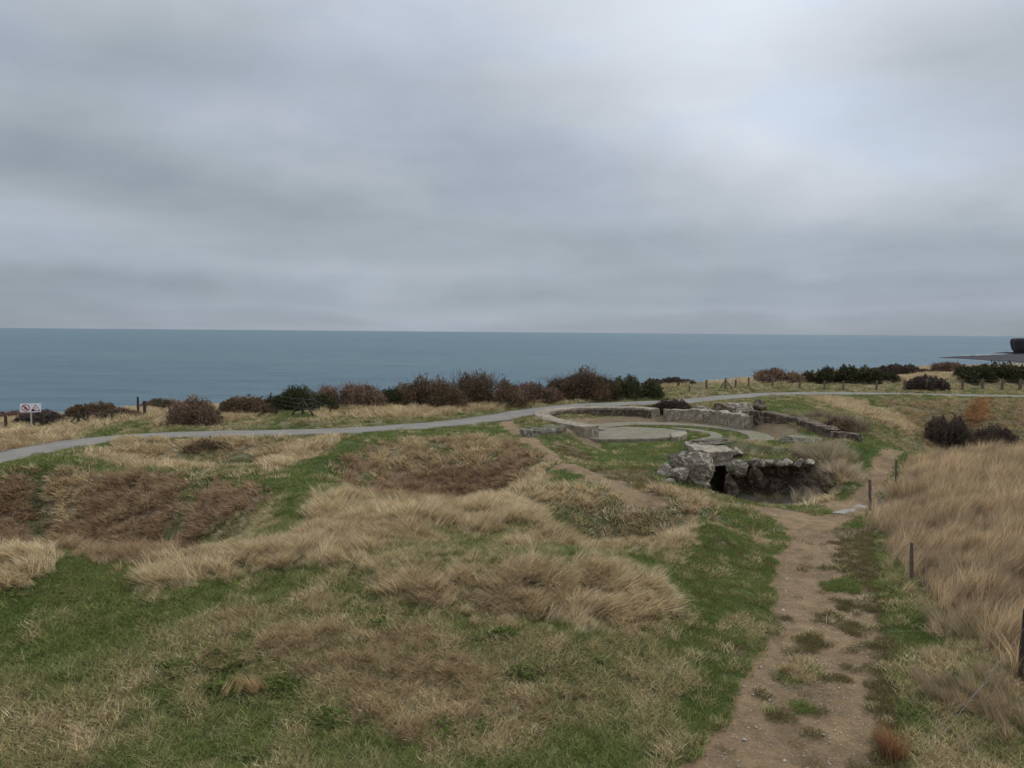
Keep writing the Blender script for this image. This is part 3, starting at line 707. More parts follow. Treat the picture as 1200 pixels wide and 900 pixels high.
def candidates(n, y0, y1, pw=1.3, halfk=.80, pad=5.0):
    """random ground points, density falling with distance"""
    q = RNG.random(n); e = 2 - pw
    y = (y0 ** e + q * (y1 ** e - y0 ** e)) ** (1 / e)
    half = halfk * y + pad
    x = (RNG.random(n) * 2 - 1) * half
    keep = RNG.random(n) < (half / (halfk * y1 + pad) * 0 + 1)
    return x[keep], y[keep]

# parameters of the cover by type: colour a, colour b, share of b
STRAW = np.array([.68,.55,.34]); STRAW2 = np.array([.46,.35,.205]); RUSSET = np.array([.38,.255,.155]); BROWN = np.array([.39,.28,.15])
GREEN = np.array([.135,.175,.05]); GREEN2 = np.array([.245,.27,.09]); DGREEN = np.array([.06,.09,.03]); OLV = np.array([.30,.26,.125])

def lerp(a, b, t): return a * (1 - t[:, None]) + b * t[:, None]

def scatter_all():
    global PUD_XY
    LONG = tuft_set('long_tuft', [dict(nb=52, h=.34, spread=.14, width=.012, lean=.10, droop=.17, seed=s, wind=.3, tintv=.40) for s in range(6)])
    LONGF = tuft_set('long_tuft_far', [dict(nb=38, h=.30, spread=.20, width=.026, lean=.10, droop=.14, seed=20 + s, wind=.3, segs=2, tintv=.38) for s in range(5)])
    SHORT = tuft_set('short_tuft', [dict(nb=60, h=.06, spread=.16, width=.012, lean=.04, droop=.03, seed=40 + s, wind=0, segs=2, tintv=.38) for s in range(4)])
    SHORTF = tuft_set('short_tuft_far', [dict(nb=40, h=.07, spread=.28, width=.028, lean=.04, droop=.03, seed=50 + s, wind=0, segs=2, tintv=.3) for s in range(4)])
    MID = tuft_set('mid_tuft', [dict(nb=50, h=.13, spread=.16, width=.014, lean=.07, droop=.07, seed=60 + s, wind=0, segs=2, tintv=.5) for s in range(5)])
    MIDF = tuft_set('mid_tuft_far', [dict(nb=34, h=.15, spread=.26, width=.032, lean=.07, droop=.07, seed=70 + s, wind=0, segs=2, tintv=.35) for s in range(4)])
    TALL = tuft_set('tall_tuft', [dict(nb=56, h=.85, spread=.20, width=.016, lean=.15, droop=.24, seed=80 + s, wind=.45, segs=4, hv=.35, tintv=.40) for s in range(5)])

    def slopes(x, y):
        gx, gy = grad(x, y, .25); return np.arctan2(-gy, -gx), np.arctan(np.hypot(gx, gy))
    def excl(x, y):
        d, _ = dist_poly(x, y, PCs); r = np.hypot(x - PIT[0], y - PIT[1])
        th = np.degrees(np.arctan2(x - PIT[0], y - PIT[1]))
        ring = ((r > 4.45) & (r < 7.3) & ~((y < 43) & (x > 5) & (x < 14))) | ((r > 2.25) & (r < 3.05) & (th > 20) & (th < 150))
        slab = in_poly(x, y, SLABW)
        lint = (x > 8.5) & (x < 10.5) & (y > 35.4) & (y < 39.6)
        return (d < PAVE_W - .10 + .14 * fbm(x * 3, y * 3, 115, 2)) | ring | slab | lint
    SLABW = np.array([G(a, b, .08) for a, b in [(672,510),(700,500),(740,497.5),(800,502),(806,507),(790,513),(700,515)]])
    bands = [('near', 7.5, 26, LONG, SHORT, MID), ('far', 26, 100, LONGF, SHORTF, MIDF)]
    for bname, y0, y1, cl, cs, cm in bands:
        near = bname == 'near'
        # --- long dry grass
        x, y = candidates(52000 if near else 120000, y0, y1, 1.0 if near else 1.25)
        jx, jy = RNG.normal(0, .22, len(x)), RNG.normal(0, .38, len(x)); t0 = cover(x, y, 1.3); t = cover(x + jx, y + jy, 1.3)
        sw_ = (t0 != t) & ~np.isin(t0, [DIRT, MUD, BARE]); t = np.where(np.isin(t0, [DIRT, MUD, BARE]), t0, t)
        ok = np.isin(t, [TAN, RUS, ROUGH, BROWNMIX, OLIVE, ORANGE]) & ~excl(x, y)
        clump = fbm(x * 1.3, y * 1.3, 81, 3)
        pr = np.select([t == TAN, t == RUS, t == ROUGH, t == BROWNMIX, t == OLIVE], [1.0, 1.0, .75, .55, .30], 1.0)
        pr = pr * np.where(np.isin(t, [BROWNMIX, OLIVE]), sstep(-.35, .25, clump) * 1.5, 1)
        tus = fbm(x * 2.3, y * 2.3, 83, 3); pr = pr * np.clip(.8 + 1.3 * tus, np.where(t == RUS, .7, .25), 1); clump = clump + 1.5 * tus
        ok &= RNG.random(len(x)) < pr
        x, y, t, clump, sw_ = x[ok], y[ok], t[ok], clump[ok], sw_[ok]
        ya, sl = slopes(x, y)
        wind = fbm(x * .8, y * .55, 85, 3) * 4.5 - 1.2
        f = sstep(.12, .5, sl)                                   # hangs down steep slopes, combed by the wind elsewhere
        vx = np.cos(ya) * f + np.cos(wind) * (1 - f) * .7; vy = np.sin(ya) * f + np.sin(wind) * (1 - f) * .7
        yaw_dir = np.arctan2(vy, vx) + RNG.normal(0, 1.0, len(x))
        E = euler_from(ya, sl * .6, yaw_dir - ya)
        sc = np.select([t == TAN, t == RUS, t == ROUGH, t == BROWNMIX, t == OLIVE], [1.0, .95, .8, .66, .6], 1.0) * np.clip(1 + .35 * clump, .45, 1.8) * RNG.uniform(.75, 1.25, len(x)) * np.where(sw_, .6, 1.0)
        SC = np.stack([sc * RNG.uniform(.95, 1.3, len(x)), sc, sc * RNG.uniform(.75, 1.15, len(x))], 1)
        big = sstep(-.5, .5, fbm(x * .28, y * .28, 91, 3)); fine = np.clip(RNG.normal(.5, .3, len(x)), 0, 1)
        C = lerp(STRAW2, STRAW, np.clip(big * .5 + fine * .6, 0, 1))
        isr = np.isin(t, [RUS]); C = np.where(isr[:, None], lerp(RUSSET, STRAW2, np.clip(fine * .5 + big * .35 - .05, 0, 1)), C)
        isb = np.isin(t, [BROWNMIX, ROUGH]); C = np.where(isb[:, None], lerp(BROWN * .9, STRAW2 * 1.1, np.clip(fine * .7 + big * .3, 0, 1)), C)
        C = np.where((t == OLIVE)[:, None], lerp(OLV * 1.15, STRAW * .9, fine), C)
        # russet depths of hollows where bracken stands
        P = np.stack([x, y, gheight(x, y) - .02], 1)
        scatter('dry_grass' if near else 'distant_dry_grass', *cl, P, E, SC, C)
        # --- mid height mixed
        x, y = candidates(52000 if near else 60000, y0, y1, 1.0 if near else 1.25)
        t0 = cover(x, y, 1.5); t = cover(x + RNG.normal(0, .2, len(x)), y + RNG.normal(0, .35, len(x)), 1.5); t = np.where(np.isin(t0, [DIRT, MUD, BARE]), t0, t); ok = np.isin(t, [MIX, GMIX, BROWNMIX, OLIVE, ROUGH, TAN, MUD, FIELD, LAWN]) & ~excl(x, y)
        n1 = fbm(x * 1.1, y * 1.1, 95, 4)
        pr = np.select([t == TAN, t == MUD, t == GMIX, t == FIELD, t == LAWN], [.35, .04, .8, .5, .10 + .25 * (n1 > .15)], 1.0)
        ok &= RNG.random(len(x)) < pr
        x, y, t, n1 = x[ok], y[ok], t[ok], n1[ok]
        ya, sl = slopes(x, y)
        E = euler_from(ya, sl * .8, RNG.random(len(x)) * 6.283)
        sc = RNG.uniform(.6, 1.3, len(x)) * (1 + .3 * n1); SC = np.stack([sc, sc, sc * RNG.uniform(.7, 1.2, len(x))], 1)
        bias = np.select([t == GMIX, t == OLIVE, t == BROWNMIX, t == ROUGH, t == TAN, t == FIELD, t == LAWN], [.20, .45, .62, .52, .8, .6, .35], .44)
        s = np.clip(bias + n1 * .9 + RNG.normal(0, .22, len(x)), 0, 1)
        dry = lerp(BROWN, STRAW * .95, np.clip(RNG.normal(.5, .3, len(x)), 0, 1)); wet = lerp(GREEN * .95, GREEN2, np.clip(RNG.normal(.4, .3, len(x)), 0, 1))
        C = wet * (1 - s[:, None]) + dry * s[:, None]
        P = np.stack([x, y, gheight(x, y) - .01], 1)
        scatter('mixed_grass' if near else 'distant_mixed_grass', *cm, P, E, SC, C)
        # --- short turf
        x, y = candidates(90000 if near else 110000, y0, y1, 1.0 if near else 1.2)
        t = cover(x, y, 1.2); ok = np.isin(t, [LAWN, GMIX, MIX, MUD, OLIVE, BROWNMIX]) & ~excl(x, y)
        n1 = fbm(x * .9, y * .9, 99, 4)
        pr = np.select([t == LAWN, t == GMIX, t == MUD, t == OLIVE, t == BROWNMIX], [1.0, .7, .45, .3, .3], .5)
        ok &= RNG.random(len(x)) < pr
        x, y, t, n1 = x[ok], y[ok], t[ok], n1[ok]
        ya, sl = slopes(x, y)
        E = euler_from(ya, sl, RNG.random(len(x)) * 6.283)
        sc = RNG.uniform(.7, 1.25, len(x)); SC = np.stack([sc, sc, sc * RNG.uniform(.6, 1.2, len(x)) * (1 + .4 * n1)], 1)
        s = np.clip(.4 + n1 * .8 + RNG.normal(0, .18, len(x)), 0, 1)
        C = lerp(GREEN * .9, GREEN2 * .9, s)
        drym = (RNG.random(len(x)) < np.where(t == MUD, .5, .07)) ; C = np.where(drym[:, None], OLV * .9, C); C = np.where((t == MUD)[:, None], np.array([.17,.14,.062]) * (1 + .3 * n1)[:, None], C)
        P = np.stack([x, y, gheight(x, y) - .01], 1)
        scatter('turf' if near else 'distant_turf', *cs, P, E, SC, C)
    # --- tall field on the bank by the fence
    x, y = candidates(75000, 9, 36, .9, .85, 3)
    t0 = cover(x, y, 1.0); t = cover(x + RNG.normal(0, .25, len(x)), y + RNG.normal(0, .3, len(x)), 1.0); ok = (t0 != DIRT) & (t == FIELD) & (dist_poly(x, y, TRAIL)[0] > 1.1) & (RNG.random(len(x)) < np.clip(.75 + 1.3 * fbm(x * 1.6, y * 1.6, 109, 3), .2, 1)); x, y = x[ok], y[ok]
    n1 = fbm(x * .9, y * .9, 103, 3)
    wind = .15 + .7 * fbm(x * .3, y * .3, 105, 2)
    E = euler_from(wind, RNG.normal(.10, .16, len(x)), RNG.normal(0, .7, len(x)))
    # shorter where the bank begins
    P0 = WREG_EDGE = None
    sc = .9 * RNG.uniform(.6, 1.2, len(x)) * (1 + .35 * n1 + .5 * fbm(x * 1.6, y * 1.6, 109, 3)) * np.clip(.75 + (x - X_at(1060, y)) * .05, .7, 1.0)
    SC = np.stack([sc, sc, sc], 1)
    s = np.clip(.45 + n1 * .8 + RNG.normal(0, .3, len(x)), 0, 1)
    C = lerp(STRAW2 * np.array([.78,.75,.8]), STRAW * np.array([.95, .89, .86]), s) * (1 + .3 * fbm(x * .5, y * .5, 107, 3))[:, None]
    scatter('tall_dry_grass', *TALL, np.stack([x, y, gheight(x, y) - .03], 1), E, SC, C)
    # --- tall shaggy grass beside the bunker and along crater lips
    xs, ys, hs, cs_ = [], [], [], []
    for px, py, rx, ry, n, h, c in [(957,540,.9,.9,60,.75,(.44,.37,.25)),(972,562,1.1,.8,70,.6,(.55,.45,.31)),(948,588,.7,.4,30,.4,(.55,.46,.30)),(975,535,.9,.6,50,.55,(.46,.38,.24)),(905,590,.6,.3,7,.5,(.24,.19,.13)),
                                    (868,535,.5,.8,30,.45,(.40,.33,.21)),(955,490,1.6,.5,60,.5,(.35,.28,.18)),(990,500,1.2,.8,60,.6,(.27,.20,.14)),(1145,740,.8,1.0,40,.5,(.46,.36,.22)),(1110,820,.5,.7,30,.35,(.36,.28,.18)),
                                    (1042,886,.10,.2,9,.55,(.40,.235,.12)),(1200,830,1.2,1.5,60,.45,(.42,.32,.2)),(300,812,.45,.3,12,.35,(.55,.40,.22))]:
        X0, Y0, _ = hit(px, py)
        a = RNG.normal(0, .55, (n, 2)); xs.append(X0 + a[:, 0] * rx); ys.append(Y0 + a[:, 1] * ry); hs.append(np.full(n, h)); cs_.append(np.tile(np.array(c), (n, 1)))
    x = np.concatenate(xs); y = np.concatenate(ys); h = np.concatenate(hs); C = np.concatenate(cs_) * RNG.uniform(.75, 1.2, len(x))[:, None]
    ok = ~excl(x, y); x, y, h, C = x[ok], y[ok], h[ok], C[ok]
    ya, sl = slopes(x, y)
    E = euler_from(ya, sl * .5, RNG.normal(0, .7, len(x)))
    sc = h * RNG.uniform(.8, 1.2, len(x)) / .85
    scatter('shaggy_grass', *TALL, np.stack([x, y, gheight(x, y) - .03], 1), E, np.stack([sc * 1.05, sc * 1.05, sc], 1), C)
    # --- orange dead bracken on the far crater wall
    n = 170; a = RNG.normal(0, 1, (n, 2)); X0, Y0, _ = hit(1147, 482)
    y = Y0 + a[:, 1] * 1.25; x = X0 + a[:, 0] * .30 + (y - Y0) * (X0 / Y0 + .12)
    ya, sl = slopes(x, y)
    E = euler_from(ya, sl * .7, RNG.normal(0, 1.0, n)); sc = RNG.uniform(.7, 1.7, n)
    C = np.tile(np.array([.42, .24, .115]), (n, 1)) * RNG.uniform(.55, 1.3, n)[:, None]
    scatter('orange_bracken', *LONGF, np.stack([x, y, gheight(x, y)], 1), E, np.stack([sc, sc, sc * .9], 1), C)
scatter_all()

#@@OBJECTS
# ------------------------------------------------------------------ stone and concrete builders
def nz(p, s, seed=0.0):
    return mnoise.noise(Vector((p[0] * s + seed, p[1] * s - seed * 1.7, p[2] * s + seed * .6)))
def rock_mesh(name, dims, mat, seed, sub=4, rough=.10, cuts=9, flat=0.0):
    """an irregular block: a ball cut by random planes, roughened, with chipped edges"""
    rg = random.Random(seed); bm = bmesh.new(); bmesh.ops.create_icosphere(bm, subdivisions=sub, radius=1)
    planes = []
    for k in range(cuts):
        v = Vector((rg.gauss(0, 1), rg.gauss(0, 1), rg.gauss(0, .8))).normalized(); planes.append((v, rg.uniform(.46, .82)))
    if flat: planes += [(Vector((0, 0, 1)), flat), (Vector((0, 0, -1)), flat)]
    for v in bm.verts:
        p = v.co.copy() * 1.15
        for n_, d in planes:
            e = p.dot(n_) - d
            if e > 0: p -= n_ * e * .93
        q = p + Vector((seed, seed * .3, 0))
        p *= 1 + rough * mnoise.fractal(q * 1.9, .7, 2.0, 5) + rough * .45 * nz(q, 6) + rough * .3 * nz(q, 13)
        v.co = Vector((p.x * dims[0], p.y * dims[1], p.z * dims[2]))
    me = bpy.data.meshes.new(name); bm.to_mesh(me); bm.free()
    me.materials.append(mat)
    return me
def rock(name, loc, dims, mat, seed, rot=(0, 0, 0), parent=None, **kw):
    tags = {k: kw.pop(k) for k in ('label', 'category', 'group', 'kind') if k in kw}
    o = link(name, rock_mesh(name, dims, mat, seed, **kw), parent); o.location = loc; o.rotation_euler = rot
    return prop(o, **tags)
def loft(name, rings, mat, parent=None, closed=True, caps=True, rough=.03, rs=2.2, seed=0.0):
    """skin a list of equally long rings of points; noise moves the skin for a worn surface"""
    V = []; F = []; m = len(rings[0])
    for rg_ in rings:
        for p in rg_:
            p = Vector(p)
            d = Vector((nz(p, rs, seed), nz(p, rs, seed + 9), nz(p, rs, seed + 19))) * rough + Vector((nz(p, rs * 4, seed), nz(p, rs * 4, seed + 3), nz(p, rs * 4, seed + 5))) * rough * .4
            V.append(p + d)
    for i in range(len(rings) - 1):
        for k in range(m):
            F.append((i * m + k, i * m + (k + 1) % m, (i + 1) * m + (k + 1) % m, (i + 1) * m + k))
    if caps:
        for base, rev in ((0, True), ((len(rings) - 1) * m, False)):
            c = sum((Vector(V[base + k]) for k in range(m)), Vector()) / m; V.append(c); ci = len(V) - 1
            for k in range(m):
                a, b = base + k, base + (k + 1) % m
                F.append((ci, b, a) if rev else (ci, a, b))
    return mesh_obj(name, V, F, mat, parent, smooth=False)
def rect_ring(o, d, h0, h1, t0, t1, nu=4, nv=6):
    """cross-section at point o (x,y), outward unit d, from z h0 to h1, between offsets t0 and t1"""
    pts = []
    b = .04
    def P(t, z): pts.append((o[0] + d[0] * t, o[1] + d[1] * t, z))
    for k in range(nv): P(t0, h0 + (h1 - b - h0) * k / (nv - 1))
    P(t0 + b * .4, h1 - b * .3)
    for k in range(nu): P(t0 + b + (t1 - t0 - 2 * b) * k / (nu - 1), h1)
    P(t1 - b * .4, h1 - b * .3)
    for k in range(nv): P(t1, h1 - b + (h0 - h1 + b) * k / (nv - 1))
    return pts
def wall_line(name, pts, mat, thick, depth, parent=None, step=.22, rough=.03, seed=0.0, side=1, top_jag=0.0, lean=0.0):
    """wall along (x,y,ztop) points, thickness to one side, faces down by depth"""
    P = resample(np.array(pts, float), step); tn = np.gradient(P[:, :2], axis=0); tn /= np.linalg.norm(tn, axis=1)[:, None]
    rings = []
    for i in range(len(P)):
        d = (-tn[i, 1] * side, tn[i, 0] * side)
        jt = top_jag * nz((P[i, 0], P[i, 1], 0), 1.6, seed)
        rings.append(rect_ring((P[i, 0], P[i, 1]), d, P[i, 2] - depth, P[i, 2] + jt, 0, thick))
    return loft(name, rings, mat, parent, rough=rough, seed=seed)
def slab_poly(name, poly, z0, z1, mat, parent=None, rough=.02, seed=0, cell=.22):
    """flat broken slab with the outline poly (world x,y); top at z1 (z1 may be a function)"""
    P = resample(np.array([(*p, 0) for p in list(poly) + [poly[0]]], float), cell)[:-1]
    zf = z1 if callable(z1) else (lambda x, y: z1)
    c = P[:, :2].mean(0); rings = []
    n = 7; V = []; F = []; m = len(P)
    def jp(x, y): return (x + .06 * nz((x, y, 0), 2.5, seed), y + .08 * nz((x, y, 5), 2.5, seed))
    outs = [jp(p[0], p[1]) for p in P]
    for (x, y) in outs: V.append((x, y, z0))
    for (x, y) in outs: V.append((x, y, zf(x, y) - .04))
    for s in (.985, .9, .75, .55, .35, .15):
        for (x, y) in outs:
            xx = c[0] + (x - c[0]) * s; yy = c[1] + (y - c[1]) * s
            V.append((xx, yy, zf(xx, yy) + rough * nz((xx, yy, 0), 1.5, seed + 2)))
    V.append((c[0], c[1], zf(*c)))
    for r_ in range(7):
        for k in range(m):
            F.append((r_ * m + k, r_ * m + (k + 1) % m, (r_ + 1) * m + (k + 1) % m, (r_ + 1) * m + k))
    for k in range(m): F.append((7 * m + k, 7 * m + (k + 1) % m, 8 * m))
    o = mesh_obj(name, V, F, mat, parent, smooth=False)
    bm = bmesh.new(); bm.from_mesh(o.data); bmesh.ops.recalc_face_normals(bm, faces=bm.faces); bm.to_mesh(o.data); bm.free()
    return o

# ------------------------------------------------------------------ round open gun pit of concrete
PX, PY = PIT
gp = empty('gun_emplacement', (PX, PY, 0), label='round open concrete gun pit sunk into the clifftop turf beside the paved footpath', category='gun emplacement')
def child_fix(o, p):
    o.parent = p; o.matrix_parent_inverse = p.matrix_world.inverted() if False else Matrix.Translation(-p.location); return o
def arc(cx, cy, r, a0, a1, z, n=40, ry=None):
    return [(cx + r * math.sin(R(a0 + (a1 - a0) * k / n)), cy + (ry or r) * math.cos(R(a0 + (a1 - a0) * k / n)), z) for k in range(n + 1)]
# left ring: rim band that curves from the near end round to the back
rim_in = [(*G(702,498.5,.80),.80),(*G(676,494.5,.82),.82),(*G(655,490,.84),.84),(*G(644,486,.85),.85),(*G(642,483.5,.85),.85),(*G(650,480.5,.85),.85),(*G(668,478.6,.86),.86),(*G(690,478,.86),.86),(*G(715,477.6,.86),.86),(*G(740,477.4,.86),.86),(*G(756,478,.85),.85),(*G(761,479.5,.82),.82)]
rin = resample(np.array(rim_in), .35)
for _ in range(3): rin[1:-1] = rin[1:-1] * .5 + (rin[:-2] + rin[2:]) * .25
child_fix(wall_line('rim_wall', rin[:14], M_CONC, 1.15, 1.1, step=.2, seed=1, side=1), gp)
child_fix(wall_line('rim_wall', rin[13:], M_CONC, .95, 1.05, step=.2, seed=2, side=1), gp)
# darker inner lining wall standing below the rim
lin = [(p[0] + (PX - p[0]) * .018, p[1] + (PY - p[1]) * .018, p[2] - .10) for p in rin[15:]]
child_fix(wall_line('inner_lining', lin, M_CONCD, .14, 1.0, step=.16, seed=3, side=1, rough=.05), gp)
# back wall, middle stretch: thick sloping parapet pieces
bw = [(*G(783,480.5,.84),.84),(*G(800,480,.86),.86),(*G(825,481.2,.88),.88),(*G(850,483.6,.88),.88),(*G(872,487.5,.90),.90)]
child_fix(wall_line('parapet', bw[:3], M_CONC, .9, 1.0, seed=5, side=1, top_jag=.16, rough=.07), gp)
child_fix(wall_line('parapet', bw[2:], M_CONC, .9, 1.0, seed=6, side=1, top_jag=.16, rough=.07), gp)
# right wall, long tilted dark wall
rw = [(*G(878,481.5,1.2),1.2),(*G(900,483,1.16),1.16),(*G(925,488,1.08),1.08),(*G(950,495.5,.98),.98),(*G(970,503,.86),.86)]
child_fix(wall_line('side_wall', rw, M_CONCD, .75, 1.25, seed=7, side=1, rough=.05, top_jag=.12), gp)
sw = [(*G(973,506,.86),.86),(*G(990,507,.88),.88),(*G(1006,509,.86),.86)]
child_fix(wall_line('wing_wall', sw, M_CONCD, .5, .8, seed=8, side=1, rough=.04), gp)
# floor: outer walkway ring, inner ring track and middle slab
def ring_sheet(name, r0, r1, a0, a1, z, th, mat, seed):
    n = int(abs(a1 - a0) / 4) + 2; rings = []
    for k in range(n):
        a = R(a0 + (a1 - a0) * k / (n - 1)); d = (math.sin(a), math.cos(a))
        rings.append(rect_ring((PX, PY), d, z - th, z, r0, r1, nu=9, nv=2))
    return child_fix(loft(name, rings, mat, None, rough=.03, seed=seed), gp)
ring_sheet('walkway', 4.5, 6.9, -115, 125, .03, .2, M_SLAB, 11)
ring_sheet('ring_track', 2.3, 3.0, 20, 150, .035, .15, M_SLAB, 12)
sp = [G(a, b, .14) for a, b in [(671,511.5),(690,503),(735,500),(775,502),(803,505),(806,508.5),(790,512),(760,514),(700,514.5)]]
child_fix(slab_poly('centre_slab', sp, -.35, .15, M_SLAB, seed=3), gp)
sp2 = [G(a, b, .22) for a, b in [(785,508),(802,504.5),(806,508),(800,512),(788,513)]]
child_fix(slab_poly('slab_edge', sp2, -.2, .24, M_CONC, seed=4), gp)

# low mossy broken wall stump under the near end of the rim
o = wall_line('broken_wall', [(*G(613,506,.66),.66),(*G(630,504.5,.72),.72),(*G(650,502,.76),.76),(*G(662,500.5,.78),.78)], M_MOSSY, 1.0, .95, seed=21, side=1, rough=.14, top_jag=.2)
prop(o, label='low mossy broken wall stump below the curved pale rim of the gun pit', category='ruined wall')
rock('concrete_block', (*G(662,506,.1), .25), (.28, .35, .5), M_CONCD, 5, label='small dark upright concrete block at the end of the mossy wall stump', category='block', cuts=10)
# mossy slab lying by the side wall
o = rock('mossy_slab', (*G(941,518,.45), .42), (1.35, .9, .46), M_MOSSY, 33, rot=(0, R(3), R(-8)), flat=.6, rough=.09,
         label='thick mossy concrete slab lying in front of the long dark side wall', category='slab')

# ------------------------------------------------------------------ bunker doorway under a thick lintel
dx0, dy0, _ = 9.35, 35.9, 0
bk = empty('bunker_entrance', (9.6, 36.0, -1.5), label='dark bunker doorway under a thick concrete lintel, sunk in front of the gun pit', category='bunker')
def gz(px, py, z): return (*G(px, py, z), z)
# lintel slab (top polygon in plan; front edge towards the viewer)
YF = 35.7
lx0, lx1 = X_at(815, YF), X_at(862, YF)
lin_o = loft('lintel_slab', [rect_ring((x, YF), (0.06, 1.0), -.17 + .05 * math.sin(x * 2), .52 + .03 * math.sin(x * 3), -.05 + .12 * math.sin(x * 1.3), 3.1, nu=12, nv=5) for x in np.linspace(lx0, lx1, 14)], M_CONC, None, rough=.10, rs=1.7, seed=31)
child_fix(lin_o, bk)
# darkness behind: room with side, back wall and roof
ex0, ex1 = X_at(830, YF), X_at(858, YF)
def plain_box(name, x0, x1, y0, y1, z0, z1, mat, parent, seed=0, rough=.03, n=6):
    rings = [rect_ring((x, y0), (0, 1.0), z0, z1, 0, y1 - y0, nu=6, nv=6) for x in np.linspace(x0, x1, n)]
    return child_fix(loft(name, rings, mat, None, rough=rough, seed=seed), parent)
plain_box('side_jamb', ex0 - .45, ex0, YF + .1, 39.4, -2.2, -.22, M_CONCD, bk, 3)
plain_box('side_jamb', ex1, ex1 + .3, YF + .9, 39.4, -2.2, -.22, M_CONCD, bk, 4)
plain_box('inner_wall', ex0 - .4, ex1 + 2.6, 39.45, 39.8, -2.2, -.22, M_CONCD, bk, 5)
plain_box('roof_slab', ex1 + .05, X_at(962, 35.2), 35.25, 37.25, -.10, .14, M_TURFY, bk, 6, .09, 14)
# retaining wall that runs on beyond the doorway, dark face
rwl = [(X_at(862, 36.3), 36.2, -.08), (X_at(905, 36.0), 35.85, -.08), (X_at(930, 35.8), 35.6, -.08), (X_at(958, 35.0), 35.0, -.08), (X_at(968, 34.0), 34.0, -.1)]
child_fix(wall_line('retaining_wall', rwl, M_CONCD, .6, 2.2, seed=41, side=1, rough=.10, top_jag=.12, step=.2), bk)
# recess roof edge with broken lumps along the top of the retaining wall
for k, (px, py, s) in enumerate([(892,546,.28),(903,547,.22),(914,545,.26),(926,546,.24),(939,547,.25),(950,548,.22)]):
    X0 = X_at(px, 35.0)
    prop(rock('concrete_rubble', (X0, 34.95, .12), (s * 1.25, s, s * .72), M_BOULD, 60 + k, rot=(0, 0, k), sub=3),
         label=['pale rubble lump on top of the dark retaining wall, closest to the round block', 'flat little rubble lump on the retaining wall, second from the round block', 'rubble lump midway on the retaining wall top', 'rubble lump on the retaining wall just past its middle', 'rubble lump on the retaining wall near the shaggy grass tuft', 'last rubble lump on the retaining wall, half in shaggy grass'][k],
         category='rubble', group='rubble lumps on the retaining wall')
# blocks and boulders round the doorway
rock('block', (X_at(870, 34.9), 34.9, -.10), (.56, .5, .42), M_BOULD, 71, label='rounded pale-topped concrete block wedged just right of the doorway lintel', category='block', cuts=7)
rock('block', (X_at(889, 35.0), 35.1, -.42), (.34, .3, .55), M_CONCD, 72, label='dark upright concrete block between the rounded block and the retaining wall', category='block')
rock('leaning_slab', (X_at(861, 34.8), 34.75, -.95), (.30, .22, .62), M_CONCD, 73, rot=(R(8), R(-14), .2), label='narrow broken slab leaning upright in the bunker doorway', category='slab', cuts=8)
B0, BY = X_at(809, 33.4), 33.4
rock('boulder', (X_at(812, BY), BY, .22), (1.0, .8, .72), M_BOULD, 81, rot=(R(12), R(14), R(10)), label='large lichen-covered concrete boulder leaning beside the bunker doorway', category='boulder', sub=5, cuts=8)
rock('boulder', (X_at(799, BY - .5), BY - .5, -.18), (.55, .45, .36), M_BOULD, 82, rot=(0, R(-6), .3), label='rounded lichen-spotted boulder tucked under the large leaning one', category='boulder', cuts=7)
rock('boulder', (X_at(781, BY - .2), BY - .2, -.02), (.36, .4, .40), M_BOULD, 83, rot=(0, R(10), .9), label='egg-shaped pale boulder at the outer side of the boulder heap', category='boulder', cuts=7)
rock('boulder', (X_at(822, BY - .5), BY - .55, -.42), (.42, .35, .26), M_BOULD, 84, rot=(0, R(12), .1), label='small chipped boulder at the foot of the heap, closest to the doorway', category='boulder', cuts=9)
rock('boulder', (X_at(786, BY - .7), BY - .8, -.45), (.42, .35, .24), M_BOULD, 85, rot=(0, 0, .5), label='low pale boulder half sunk in dry grass under the egg-shaped one', category='boulder', cuts=8)
rock('boulder', (X_at(829, BY), BY, -.5), (.20, .3, .32), M_BOULD, 86, rot=(0, R(5), .5), label='narrow upright stone beside the dark doorway opening', category='boulder', cuts=8)
rock('stone_slab', (X_at(842, 32.3), 32.4, -.98), (.72, .35, .20), M_BOULD, 87, rot=(0, R(24), R(-15)), label='tilted pale stone slab lying on the bank before the doorway', category='slab', cuts=9)
rock('block', (X_at(820, 36.0), 36.1, .20), (.42, .6, .45), M_CONCD, 88, label='dark chipped block supporting the outer end of the lintel slab', category='block')
rock('broken_slab', (X_at(834, 38.1), 38.1, .66), (.95, .55, .24), M_MOSSY, 89, rot=(0, R(-4), R(5)), flat=.5, label='flat broken slab resting on the back of the lintel', category='slab')
rock('broken_slab', (X_at(861, 37.9), 37.9, .52), (.6, .3, .16), M_CONC, 90, rot=(R(10), R(25), R(-35)), flat=.5, label='thin slab tilted off the end of the lintel', category='slab')
rock('block', (X_at(864, 36.3), 36.3, .36), (.26, .45, .24), M_BOULD, 91, rot=(0, R(20), 0), label='small pale block at the corner of the lintel slab', category='block')
